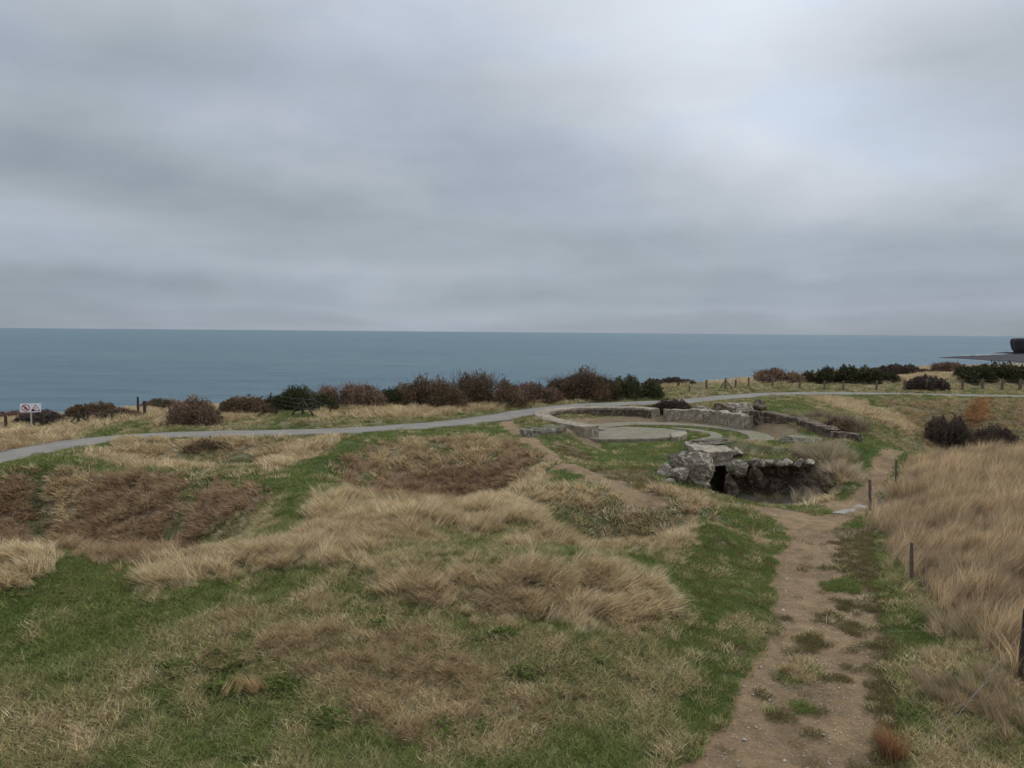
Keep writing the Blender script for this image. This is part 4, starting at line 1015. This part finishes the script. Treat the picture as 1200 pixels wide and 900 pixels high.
# rubble behind the gun pit
RUB = [(845,480,.9,.9,.5,.45,'round dark boulder in the rubble heap behind the gun pit parapet',M_CONCD),(856,476,.95,.9,.6,.42,'pale rubble boulder topping the heap behind the parapet',M_BOULD),
       (872,479,.95,.75,.5,.40,'rubble boulder of the heap touching the long dark side wall',M_BOULD),(836,483,.8,.5,.4,.28,'small low stone at the outer foot of the rubble heap',M_MOSSY),
       (868,484,.85,.6,.4,.3,'stone in front of the rubble heap, above the parapet end',M_BOULD),(822,478,.85,.8,.5,.30,'low mossy hump of rubble beside the paved path',M_MOSSY)]
for k, (px, py, z, a, b, c, lb, mt) in enumerate(RUB):
    rock('rubble_boulder', (*G(px, py, z), z - .05), (a, b, c), mt, 100 + k, rot=(0, 0, k * 1.3), label=lb, category='boulder', group='rubble behind the gun pit', sub=3)
rock('jagged_rock', (*G(891, 474, 1.2), 1.15), (.62, .4, .50), M_CONCD, 113, rot=(0, R(15), 0), cuts=12, label='jagged near-black rock standing above the long side wall', category='rock')
rock('rubble_boulder', (*G(777, 481, .6), .25), (.7, .6, .4), M_CONCD, 121, label='dark overgrown lump of rubble between rim wall and parapet', category='boulder')
rock('rubble_boulder', (*G(765, 488, .2), .1), (.3, .3, .2), M_BOULD, 122, label='pale little stone on the pit floor at the rim wall end', category='stone', sub=3)
rock('flat_stone', (*G(697, 503, .2), .2), (.7, .35, .06), M_BOULD, 123, label='flat white-topped stone lying at the back of the centre slab', category='stone', sub=3)

# ------------------------------------------------------------------ loose pebbles on the dirt
def pebbles():
    V = []; F = []; rg = RNG
    base = np.array([(1,0,0),(0,1,0),(-1,0,0),(0,-1,0),(0,0,1),(0,0,-.6)], float)
    fc = np.array([(0,1,4),(1,2,4),(2,3,4),(3,0,4),(1,0,5),(2,1,5),(3,2,5),(0,3,5)])
    x, y = candidates(26000, 8, 38, 1.0, .6, 1); t = cover(x, y); ok = np.isin(t, [DIRT, MUD]); x, y = x[ok][:5200], y[ok][:5200]
    z = height(x, y) - .03
    s = rg.uniform(.006, .02, len(x)) * (1 + 1.3 * (rg.random(len(x)) > .97)); a = rg.random(len(x)) * 6.28
    for i in range(len(x)):
        c, sn = math.cos(a[i]), math.sin(a[i]); q = base * [s[i] * 1.3, s[i], s[i] * .7]
        q = np.stack([q[:, 0] * c - q[:, 1] * sn, q[:, 0] * sn + q[:, 1] * c, q[:, 2]], 1) + [x[i], y[i], z[i]]
        V.append(q); F.append(fc + 6 * i)
    me = fast_mesh('pebbles', np.concatenate(V), np.concatenate(F), M_PEB); prop(link('pebbles', me), kind='stuff')
pebbles()

# puddle on the bend of the dirt path
pz = PUDZ - .034
me_p = resample(np.array([(*G(a, b, pz), 0) for a, b in [(974,601),(986,597.5),(998,593.5),(1008,590),(1015,588),(1017,590.5),(1013,595),(1003,598.5),(988,602),(974,601)]]), .1)
pv = [(x + .03 * nz((x, y, 0), 4), y + .05 * nz((x, y, 3), 4), pz) for x, y, _ in me_p]
prop(mesh_obj('puddle', pv, [tuple(range(len(pv)))], M_PUD), label='pale grey puddle at the bend of the dirt path by the fence post', category='puddle')

# ------------------------------------------------------------------ fences
def tube(V, F, a, b, r0, r1, n=8, cap=True):
    a, b = Vector(a), Vector(b); d = (b - a).normalized(); s = d.orthogonal().normalized(); u = d.cross(s); base = len(V)
    for c, r in ((a, r0), (b, r1)):
        for k in range(n):
            an = 2 * math.pi * k / n; V.append(c + (s * math.cos(an) + u * math.sin(an)) * r)
    for k in range(n): F.append((base + k, base + (k + 1) % n, base + n + (k + 1) % n, base + n + k))
    if cap: F.append(tuple(base + n + k for k in range(n))); F.append(tuple(base + n - 1 - k for k in range(n)))
def post(name, x, y, h, r, mat, parent, tilt=(0, 0), sink=.3, square=False):
    V, F = [], []; n = 4 if square else 9; segs = 5; z0 = hz(x, y); rings = []
    for s in range(segs + 1):
        q = s / segs; cz = -sink + (h + sink) * q; rr = r * (1.05 - .12 * q) * (1 + .06 * math.sin(x * 7 + s * 2.1))
        rings.append([(x + tilt[0] * q * h + rr * math.cos(6.283 * (k + .5) / n), y + tilt[1] * q * h + rr * math.sin(6.283 * (k + .5) / n), z0 + cz + (.012 * math.sin(k * 2.4 + x * 5) if s == segs else 0)) for k in range(n)])
    o = loft(name, rings, mat, None, rough=.008, rs=6); child_fix(o, parent); return Vector((x + tilt[0] * h, y + tilt[1] * h, z0 + h))
def wires(parent, tops, drops, r=.006, sag=.04, name='wire'):
    for dr in drops:
        V, F = [], []
        for a, b in zip(tops[:-1], tops[1:]):
            p0, p1 = a - Vector((0, 0, dr)), b - Vector((0, 0, dr)); prev = p0
            for k in range(1, 7):
                q = k / 6; p = p0.lerp(p1, q) - Vector((0, 0, sag * 4 * q * (1 - q))); tube(V, F, prev, p, r, r, 4, False); prev = p
        child_fix(mesh_obj(name, V, F, M_WIRE, None), parent)
def brace(parent, top, dx, dy, mat, r=.05):
    V, F = [], []; bx, by = top.x + dx, top.y + dy
    tube(V, F, top - Vector((0, 0, .12)), (bx, by, hz(bx, by) - .05), r, r, 7); child_fix(mesh_obj('brace', V, F, mat, None), parent)
def at_base(px, py, up=0.0):
    p = hit(px, py); return p[0], p[1]
# left stretch along the cliff
def fence(name, label, specs, mat, drops=(.08, .35, .62), wr=.006, group=None, braces={}):
    x0, y0 = at_base(specs[0][0], specs[0][1])
    e = empty(name, (x0, y0, hz(x0, y0)), label=label, category='fence')
    tops = []
    for i, (px, py, h, r) in enumerate(specs):
        x, y = at_base(px, py); tl = (random.uniform(-.04, .04), random.uniform(-.03, .03))
        tops.append(post('post', x, y, h, r, mat, e, tl))
        for (dx, dy) in braces.get(i, ()): brace(e, tops[-1], dx, dy, mat)
    if len(tops) > 1: wires(e, tops, drops, wr)
    return e
fence('post_and_wire_fence', 'dark post and wire fence running behind the white warning sign along the cliff edge', [(-60,508,.8,.08),(-25,506,.8,.08),(7,503,.75,.085),(40,501,.7,.07),(50,500,.78,.1),(92,497,.72,.09),(103,497,.85,.06),(131,495,.6,.06)], M_POSTD, braces={5: ((-.75, .3), (.7, .1))})
fence('cliff_fence', 'short dark fence stretch on the grassy rise with two tall gate posts', [(162,487,1.15,.07),(169.5,489,1.0,.10),(207,485,.62,.09),(267,482,.75,.07)], M_POSTD)
fence('braced_fence', 'old wooden fence in the hollow with a three-legged braced post', [(281,487,.75,.08),(317,484,1.3,.04),(355,487,1.05,.09),(366,483,.9,.05),(387,486,.6,.06)], M_POSTD, braces={2: ((-.72, -.1), (.75, -.1))})
fence('brown_fence', 'brown post and wire fence in russet grass behind the gun pit with one braced post', [(808,461,.6,.07),(828,457,.85,.10),(850,456,.95,.08),(862,455,.75,.09),(877,454,.9,.08),(905,453,.85,.09),(937,455,.6,.09)], M_POST, braces={2: ((.65, -.2), (-.4, .3))})
fence('roadside_fence', 'evenly spaced grey post fence along the far stretch of the paved footpath', [(966,457,.8,.08),(988,457,.8,.08),(1027,458,.9,.10),(1060,458,1.0,.09),(1085,458,1.05,.12),(1105,458,1.0,.11),(1128,457,.95,.11),(1151,457,1.0,.12),(1174,457,1.0,.12),(1195,457,1.0,.14),(1222,457,1.0,.12)], M_POST)
# near fence beside the tall grass
e = empty('field_fence', (X_at(1068, 20.5), 20.5, -.7), label='leaning split-wood posts and thin wire edging the tall dry grass', category='fence')
tops = []
for (px, py, h, r, tl) in [(1049,577,1.35,.045,(0,0)),(1020,597,1.2,.06,(-.06,0)),(1069,683,1.1,.05,(-.05,.02)),(1198,800,1.45,.09,(.02,0)),(1290,905,1.35,.08,(0,0))]:
    x, y = at_base(px, py); tops.append(post('post', x, y, h, r, M_POST if px != 1198 else M_POSTD, e, tl, square=(px == 1069)))
wires(e, tops[:4], (.1, .45, .8), .0025, .03)
# loose wires running to the ground in front
V, F = [], []
a = tops[3] - Vector((.05, 0, .35)); x, y = at_base(1085, 893)
prev = a; tgt = Vector((x, y, hz(x, y) + .12))
for k in range(1, 11):
    q = k / 10; p = a.lerp(tgt, q) - Vector((0, 0, .08 * 4 * q * (1 - q))); tube(V, F, prev, p, .0032, .0032, 4, False); prev = p
child_fix(mesh_obj('slack_wire', V, F, M_WIRE, None), e)
V, F = [], []
a = tops[3] - Vector((.05, 0, .7)); x, y = at_base(1068, 880); prev = a; tgt = Vector((x, y, hz(x, y) + .05))
for k in range(1, 11):
    q = k / 10; p = a.lerp(tgt, q) - Vector((0, 0, .1 * 4 * q * (1 - q))); tube(V, F, prev, p, .0022, .0022, 4, False); prev = p
child_fix(mesh_obj('slack_wire', V, F, M_WIRE, None), e)

# ------------------------------------------------------------------ warning sign
sx, sy = at_base(37, 503)
SZ = hz(sx, sy)
k_ = sy / FPX                                  # metres for one photograph pixel at the sign
sg = empty('warning_sign', (sx, sy, SZ), math.atan2(sx, sy) * -.6, label='small white warning sign with red ring and red triangle on a pale post', category='sign')
def sgbox(name, x0, x1, y0, y1, z0, z1, mat, par):
    V = [(x, y, z) for x in (x0, x1) for y in (y0, y1) for z in (z0, z1)]
    F = [(0,1,3,2),(4,6,7,5),(0,4,5,1),(2,3,7,6),(0,2,6,4),(1,5,7,3)]
    return mesh_obj(name, V, F, mat, par, smooth=False)
PH, BH, BW = 20 * k_, 10.2 * k_, 21.5 * k_
sgbox('post', -.035, .035, -.03, .03, -.4, PH + BH * .6, M_GALV, sg)
bd = sgbox('board', -BW * .5, BW * .5, -.055, -.032, PH, PH + BH, M_WHITE, sg)
def flat_poly(name, pts, mat, par, y=-.058, holes=None):
    V = [(p[0], y, p[1]) for p in pts] + [(p[0], y - .004, p[1]) for p in pts]; n = len(pts)
    F = [tuple(range(n))[::-1], tuple(range(n, 2 * n))] + [(i, (i + 1) % n, n + (i + 1) % n, n + i) for i in range(n)]
    return mesh_obj(name, V, F, mat, par, smooth=False)
def flat_ring(name, outer, inner, mat, par, y=-.058):
    n = len(outer); V = []
    for yy in (y, y - .004):
        V += [(p[0], yy, p[1]) for p in outer] + [(p[0], yy, p[1]) for p in inner]
    F = []
    for i in range(n):
        j = (i + 1) % n
        F += [(2 * n + i, 2 * n + j, 3 * n + j, 3 * n + i), (i, n + i, n + j, j), (i, j, 2 * n + j, 2 * n + i), (n + i, 3 * n + i, 3 * n + j, n + j)]
    return mesh_obj(name, V, F, mat, par, smooth=False)
cz = PH + BH * .5; rr = BH * .42; cxr = -BW * .235
cir = lambda r: [(cxr + r * math.cos(6.2832 * i / 40), cz + r * math.sin(6.2832 * i / 40)) for i in range(40)]
flat_ring('prohibition_ring', cir(rr), cir(rr * .80), M_RED, bd)
c45 = math.cos(R(45)); w = rr * .09
flat_poly('prohibition_bar', [(cxr - c45 * rr * .82 - w, cz + c45 * rr * .82 - w), (cxr + c45 * rr * .82 - w, cz - c45 * rr * .82 - w), (cxr + c45 * rr * .82 + w, cz - c45 * rr * .82 + w), (cxr - c45 * rr * .82 + w, cz + c45 * rr * .82 + w)], M_RED, bd, -.066)
def blob2(cx_, cz_, r): return [(cx_ + r * math.cos(6.2832 * i / 14), cz_ + r * math.sin(6.2832 * i / 14)) for i in range(14)]
flat_poly('figure_head', blob2(cxr - rr * .12, cz + rr * .42, rr * .13), M_BLACK, bd, -.061)
flat_poly('figure_body', [(cxr - rr * .30, cz + rr * .28), (cxr + rr * .02, cz + rr * .30), (cxr + rr * .38, cz - rr * .05), (cxr + rr * .30, cz - rr * .14), (cxr + rr * .05, cz + rr * .06), (cxr + rr * .10, cz - rr * .15), (cxr + rr * .22, cz - rr * .55), (cxr + rr * .08, cz - rr * .58), (cxr - rr * .08, cz - rr * .2), (cxr - rr * .30, cz - rr * .55), (cxr - rr * .42, cz - rr * .48), (cxr - rr * .2, cz - rr * .05)], M_BLACK, bd, -.061)
tx = BW * .235; th_ = BH * .44
tri = lambda s: [(tx - th_ * 1.12 * s, cz - th_ * .05 - th_ * .85 * s + (1 - s) * .0), (tx + th_ * 1.12 * s, cz - th_ * .05 - th_ * .85 * s), (tx, cz - th_ * .05 + th_ * 1.0 * s)]
flat_ring('warning_triangle', tri(1.0), tri(.74), M_RED, bd)
flat_poly('cliff_symbol', [(tx - th_ * 1.0, cz - th_ * .88), (tx - th_ * .82, cz - th_ * .52), (tx - th_ * .42, cz - th_ * .28), (tx - th_ * .22, cz - th_ * .34), (tx - th_ * .28, cz - th_ * .62), (tx - th_ * .36, cz - th_ * .9)], M_BLACK, bd, -.066)
flat_poly('falling_figure', [(tx - th_ * .25, cz + th_ * .05), (tx - th_ * .08, cz + th_ * .12), (tx + th_ * .12, cz - th_ * .25), (tx + th_ * .02, cz - th_ * .32)], M_BLACK, bd, -.062)

# ------------------------------------------------------------------ bushes
BUSH_PAL = {
 'gorse': [(.045,.058,.026), (.07,.08,.034), (.032,.04,.022), (.10,.09,.045)],
 'brown': [(.13,.08,.062), (.08,.052,.042), (.18,.115,.085), (.07,.062,.038)],
 'mixed': [(.08,.065,.034), (.13,.085,.055), (.055,.05,.026), (.16,.105,.07)],
 'twig':  [(.17,.118,.08), (.12,.08,.055), (.21,.15,.105), (.085,.06,.04)],
 'dark':  [(.06,.043,.038), (.042,.032,.03), (.09,.062,.05), (.048,.045,.03)]}
def bush(name, label, px0, px1, pyb, pyt, kind, cat='bush', group=None, depth=None, twigs=.35, n=None, seed=0, leaf=None, flowers=0):
    rg = np.random.default_rng(500 + seed)
    pxm = .5 * (px0 + px1); X0, Y0, Z0 = hit(pxm, pyb)
    wd = (px1 - px0) / FPX * Y0 * 1.12
    dp = depth or min(max(wd * .5, 1.0), 3.2)
    Y0 -= .8 if Y0 > 44 else 0; Z0 = hz(X0, Y0); ht = max(.45, GY(pxm, pyt, Y0 + .4 * dp).z - Z0 + .10)
    root = empty(name, (X0, Y0, Z0), label=label, category=cat, group=group)
    leaf = leaf or (0.0012 * Y0)
    nl = max(6, int(wd / .55)); lobes = []
    for k in range(nl):
        lx = (-.5 + (k + .5) / nl + rg.normal(0, .07)) * wd * .92; edge = abs(lx) / (wd * .5)
        lh = ht * (1 - .38 * edge ** 2.5) * rg.uniform(.74, 1.05); lobes.append((lx, rg.normal(0, .18) * dp, lh, rg.uniform(1.1, 1.8) * max(.5, wd / nl), dp * rg.uniform(.35, .55)))
    n = n or int(np.clip(wd * ht * 2300 / (leaf / .08) ** 1.3, 1400, 15000))
    L = rg.integers(0, nl, n); lob = np.array(lobes)[L]
    d = rg.normal(0, 1, (n, 3)); d /= np.linalg.norm(d, axis=1)[:, None]; d[:, 2] = np.abs(d[:, 2]) * 1.1 - .05
    q = rg.random(n) ** .35
    lump = 1 + .30 * np.array([mnoise.noise(Vector((d_[0] * 3 + l_[0], d_[1] * 3, d_[2] * 4))) for d_, l_ in zip(d, lob)])
    C0 = np.stack([X0 + lob[:, 0] + d[:, 0] * lob[:, 3] * q * lump, Y0 + .5 * dp + lob[:, 1] + d[:, 1] * lob[:, 4] * q * lump, np.zeros(n)], 1)
    C0[:, 2] = height(C0[:, 0], C0[:, 1]) * .5 + Z0 * .5 + d[:, 2] * lob[:, 2] * q * lump * .93 + .02
    # spiky sprays: two crossed slim triangles pointing outward and up
    ax = d * [.7, .7, .9] + rg.normal(0, .55, (n, 3)) + [0, 0, .35]; ax /= np.linalg.norm(ax, axis=1)[:, None]
    sd = np.cross(ax, rg.normal(0, 1, (n, 3))); sd /= np.linalg.norm(sd, axis=1)[:, None]; s2 = np.cross(ax, sd)
    ln = leaf * rg.uniform(1.2, 2.6, n)[:, None]; ww = leaf * rg.uniform(.45, .8, n)[:, None]
    V = np.stack([C0 - sd * ww, C0 + sd * ww, C0 + ax * ln, C0 - s2 * ww, C0 + s2 * ww, C0 + ax * ln * .9], 1).reshape(-1, 3)
    F = np.arange(6 * n).reshape(-1, 3)
    pal = np.array(BUSH_PAL[kind]); hue = np.array([mnoise.noise(Vector((p[0] * .9, p[1] * .9, p[2] * 1.5 + seed))) for p in C0])
    ci = np.clip(((hue + .5) * len(pal) + rg.normal(0, .7, n)).astype(int), 0, len(pal) - 1)
    cc = pal[ci] * rg.uniform(.7, 1.6, n)[:, None] * (1.75 if kind != 'gorse' else (.85 if px0 > 900 else 1.2))
    if kind in ('gorse', 'mixed', 'dark'):
        isb = rg.random(n) < .12; cc[isb] = np.array([.20, .14, .085])
    if flowers:
        fl = (rg.random(n) < flowers) & (q > .8); cc[fl] = (.30, .22, .04)
    me = fast_mesh('crown', V, F, M_LEAF); add_col(me, np.repeat(cc, 6, 0)); o = link('crown', me); child_fix(o, root)
    # stems and fine twigs that stand above the crown
    V, F = [], []; nt_ = int(max(14, wd * 20 * twigs * 2))
    for k in range(nt_):
        l_ = lobes[rg.integers(0, nl)]
        bx, by = X0 + l_[0] + rg.normal(0, .25) * l_[3], Y0 + .5 * dp + l_[1] + rg.normal(0, .3) * l_[4]
        top = Vector((bx + rg.normal(0, .3) * ht, by + rg.normal(0, .2) * ht, Z0 + l_[2] * rg.uniform(.7, 1.03 + .12 * twigs)))
        b_ = Vector((bx, by, Z0 - .05)); mid = b_.lerp(top, .55) + Vector((rg.normal(0, .08), rg.normal(0, .08), 0)) * ht
        r0 = .010 * Y0 / 50; tube(V, F, b_, mid, r0 * 2, r0 * 1.3, 3, False); tube(V, F, mid, top, r0 * 1.3, r0 * .5, 3, False)
        for j in range(2):
            e2 = mid.lerp(top, .5) + Vector((rg.normal(0, .25), rg.normal(0, .2), rg.uniform(.1, .4))) * ht * .6; tube(V, F, mid.lerp(top, .2), e2, r0 * .8, r0 * .4, 3, False)
    prop(child_fix(mesh_obj('twigs', V, F, M_TWIG if kind != 'twig' else M_TWIGR, None), root), kind='stuff')
    return root
M_TWIGR = m_plain('reddish_twig_bark', (.19,.12,.10), .9, .3, 30)
BUSHES = [
 (-40,34,492,484,'brown','low reddish bramble at the cliff edge before the fence, beside the warning sign',.4,0),
 (34,76,494,483,'dark','small dark purple bush just behind the white warning sign',.2,0),
 (86,134,489,474,'mixed','dark brown bush above the braced fence post, next after the warning sign',.3,0),
 (128,160,488,480,'brown','low brown scrub on the cliff edge before the tall gate posts',.4,0),
 (170,212,480,469,'brown','thin reddish scrub behind the two tall gate posts',.8,0),
 (205,252,497,468,'twig','loose brown twiggy bush in front of the fence on the grassy rise',1.0,0),
 (262,316,485,466,'mixed','dark low bush beside the pale grass knoll',.3,0),
 (317,378,481,455,'gorse','dark green gorse bush above the three-legged braced post',.2,0),
 (372,446,478,451,'twig','wide reddish twiggy bush between the green gorse and the dark bush',1.2,0),
 (438,470,476,455,'gorse','small near-black gorse bush between reddish scrub and the biggest bush',.2,0),
 (466,540,477,442,'mixed','brown-green half of the biggest bush mass by the pale grass strip',.5,0),
 (515,602,475,437,'mixed','tallest dark brown bush with a reddish twiggy top',1.1,0),
 (588,652,470,451,'brown','low purplish scrub between the tallest bush and the green gorse',.8,0),
 (648,712,468,434,'mixed','dark gorse with pinkish twigs rising from its top, behind the rim wall',1.3,0),
 (694,770,467,443,'gorse','broad green gorse with a few yellow flowers beyond the paved path',.3,.02),
 (762,808,452,444,'dark','flat dark brown bush on the russet knoll',.3,0),
 (888,936,449,433,'twig','rounded leafless brown bush on the skyline behind the brown fence',1.3,0),
 (956,1038,450,428,'gorse','long near-black gorse bush on the skyline before the far knoll',.2,0),
 (1030,1078,440,428,'dark','dark low bush behind the small bare knoll on the skyline',.3,0),
 (1066,1104,457,439,'dark','dark brown bush standing among the roadside fence posts',.4,0),
 (1096,1124,438,424,'twig','small bare pinkish shrub on the skyline below the headland',1.6,0),
 (1126,1210,446,427,'gorse','long dark green gorse at the picture edge below the rocky headland',.2,0),
 (224,252,530,520,'mixed','dark dead bush in the shallow hollow below the paved path',.8,0),
 (1088,1134,523,486,'dark','near-black thorny bush deep in the crater beside the orange bracken',.8,0),
 (1130,1190,525,504,'dark','low dark bramble on the crater floor under the orange bracken',.8,0),
 (930,966,572,545,'dark','purplish black spiky bush hanging by the end of the retaining wall',1.2,0),
 (766,800,484,470,'dark','dark scrubby bush between the rim wall and the parapet',.5,0),
 (975,1003,506,494,'mixed','brown scrub growing above the short wing wall',.8,0),
]
for i, (a, b, yb, yt, kd, lb, tw, fl) in enumerate(BUSHES):
    bush('gorse_bush' if kd in ('gorse',) else 'scrub_bush', lb, a, b, yb, yt, kd, twigs=tw, seed=i, flowers=fl)

# ------------------------------------------------------------------ dark leafy weeds in the near turf
def weed(px, py, r, label):
    X0, Y0, Z0 = hit(px, py); rg = np.random.default_rng(int(px * 7 + py)); V = []; F = []; C = []
    n = int(520 * r)
    for k in range(n):
        a, q = rg.random() * 6.283, r * .5 * math.sqrt(rg.random()); x, y = X0 + q * math.cos(a) * 1.4, Y0 + q * math.sin(a)
        z = hz(x, y) + rg.uniform(.03, .16) * (1 - q / r); d = Vector((rg.normal(), rg.normal(), rg.uniform(.1, .7))).normalized(); s = d.cross(Vector((0, 0, 1))).normalized()
        l = rg.uniform(.05, .1); w_ = l * .38; p = Vector((x, y, z)); b = len(V)
        V += [p, p + d * l * .5 + s * w_, p + d * l, p + d * l * .5 - s * w_ + Vector((0, 0, .01))]; F += [(b, b + 1, b + 2, b + 3)]
        c = np.array([.085,.115,.03]) * rg.uniform(.7, 1.5); C += [c] * 4
    me = fast_mesh('weed_clump', np.array([tuple(v) for v in V]), np.array(F), M_LEAF); add_col(me, np.array(C))
    prop(link('weed_clump', me), label=label, category='weed', group='dark leafy weeds in the near turf')
for w_ in [(252,778,.9,'largest dark green weed clump in the brown grass, near a bent straw tuft'),(268,818,.7,'dark weed clump directly before the bent straw tuft'),(205,790,.6,'thin weed patch beside the largest dark clump'),
           (385,845,.6,'weed patch at the lower edge of the brown grass slope'),(535,858,.9,'broad weed patch at the foot of the brown slope, mid turf'),(610,795,.45,'small weed clump in the middle of the brown slope'),
           (325,812,.6,'weed clump just beyond the bent straw tuft'),(590,745,.5,'weed spot on the flat turf below the combed tan ledge'),(450,740,.5,'weed spot between the tan ledge and the brown slope'),(800,548,.5,'dark weeds on the bank behind the boulder heap')]:
    weed(*w_)

# ------------------------------------------------------------------ headland and rock shelf out at sea
def shelf(name, outline, z0, z1, seed, mat=M_CLIFF, rough=1.0, rs=.05):
    P = resample(np.array([(*p, 0) for p in outline + [outline[0]]], float), 9)[:-1]; c = P[:, :2].mean(0); V = []; F = []; m = len(P)
    out = [(p[0] + 5 * nz((p[0], p[1], 0), .03, seed), p[1] + 9 * nz((p[0], p[1], 7), .03, seed)) for p in P]
    levels = [(1.0, z0), (.985, z0 + (z1 - z0) * .55), (.95, z1 * .35 + z0 * .65 + (z1 - z0) * .45), (.8, z1), (.5, z1 + .3), (.2, z1)]
    for s, z in levels:
        for (x, y) in out: V.append((c[0] + (x - c[0]) * s, c[1] + (y - c[1]) * s, z + (0 if s == 1 else rough * nz((x * s, y * s, 0), rs, seed))))
    V.append((c[0], c[1], z1))
    for r_ in range(len(levels) - 1):
        for k in range(m): F.append((r_ * m + k, r_ * m + (k + 1) % m, (r_ + 1) * m + (k + 1) % m, (r_ + 1) * m + k))
    for k in range(m): F.append(((len(levels) - 1) * m + k, (len(levels) - 1) * m + (k + 1) % m, len(V) - 1))
    return mesh_obj(name, V, F, mat, None, smooth=False)
SZs = SEA_Z
def GS(px, py): return G(px, py, SZs)
o = shelf('rock_shelf', [GS(a, b) for a, b in [(1092,419.4),(1128,417.3),(1150,416.8),(1175,415.6),(1200,415.2),(1260,415),(1400,416),(1400,430),(1260,428.5),(1200,425.8),(1180,424.5),(1150,422.2),(1128,420.8)]], SZs - 2, SZs + 1.6, 3); prop(o, kind='structure')
o = shelf('rock_shelf', [GS(a, b) for a, b in [(1162,413.6),(1185,412.8),(1250,412.6),(1250,414.6),(1185,414.6)]], SZs - 2, SZs + 1.2, 4); prop(o, kind='structure')
# cliff block: vertical slightly overhanging face with a ragged plateau edge
cy = 1290.0
def cliff():
    xs = np.linspace(0, 420, 60); V = []; F = []; x0 = X_at(1187, cy); nz_ = 12
    out = [(x0, cy)]
    prof = [(x0, cy), (x0 + 30, cy - 60), (x0 + 90, cy - 95), (x0 + 200, cy - 160), (x0 + 420, cy - 300), (x0 + 900, cy - 640), (x0 + 1200, cy - 300), (x0 + 900, cy + 500), (x0 + 200, cy + 240), (x0 + 30, cy + 60)]
    P = resample(np.array([(*p, 0) for p in prof + [prof[0]]], float), 10)[:-1]; c = P[:, :2].mean(0); m = len(P)
    lv = [(1.0, SZs - 2, 6), (1.0, SZs + 3, 5), (1.0, SZs + 8, 1.5), (1.0, SZs + 14, -.5), (1.0, SZs + 20, -2), (1.0, SZs + 24.5, -1.5), (1.0, SZs + 26, 1.5), (.97, SZs + 27, 3), (.7, SZs + 28, 0), (.3, SZs + 28, 0)]
    for s, z, inset in lv:
        for p in P:
            d = np.array([c[0] - p[0], c[1] - p[1]]); d = d / np.linalg.norm(d)
            j = inset + 3.5 * nz((p[0], p[1], z), .035, 2) + 2 * nz((p[0], p[1], z * .3), .12, 5)
            x = (p[0] + d[0] * j); y = (p[1] + d[1] * j); V.append((c[0] + (x - c[0]) * s, c[1] + (y - c[1]) * s, z + (.8 * nz((x, y, 0), .05, 8) if z > SZs + 25 else 0)))
    V.append((c[0], c[1], SZs + 28))
    for r_ in range(len(lv) - 1):
        for k in range(m): F.append((r_ * m + k, r_ * m + (k + 1) % m, (r_ + 1) * m + (k + 1) % m, (r_ + 1) * m + k))
    for k in range(m): F.append(((len(lv) - 1) * m + k, (len(lv) - 1) * m + (k + 1) % m, len(V) - 1))
    prop(mesh_obj('headland', V, F, M_CLIFF, None, smooth=False), kind='structure')
cliff()
# surf: narrow broken strips of foam by the shelf and one breaker
def foam():
    V, F = [], []; rg = random.Random(3)
    def strip(p0, p1, w, n=26):
        for k in range(n):
            if rg.random() < .3: continue
            q = (k + rg.uniform(-.3, .3)) / n; x = p0[0] + (p1[0] - p0[0]) * q; y = p0[1] + (p1[1] - p0[1]) * q
            L = abs(p1[0] - p0[0]) / n * rg.uniform(.5, 1.4); ww = w * rg.uniform(.3, 1); b = len(V)
            pts = [(x - L, y), (x - L * .4, y - ww * .5), (x + L * .5, y - ww * .6), (x + L, y), (x + L * .3, y + ww * .5), (x - L * .5, y + ww * .4)]
            V.extend([(a, c, SZs + .12) for a, c in pts]); F.append(tuple(range(b, b + 6)))
    strip(GS(1094, 418.6), GS(1104, 418.8), 14, 7); strip(GS(1118, 420.2), GS(1210, 427.2), 6); strip(GS(1130, 416.8), GS(1185, 414.9), 10)
    strip(GS(1160, 412.8), GS(1190, 412.2), 9, 10)
    prop(mesh_obj('sea_foam', V, F, M_FOAM), kind='stuff')
foam()
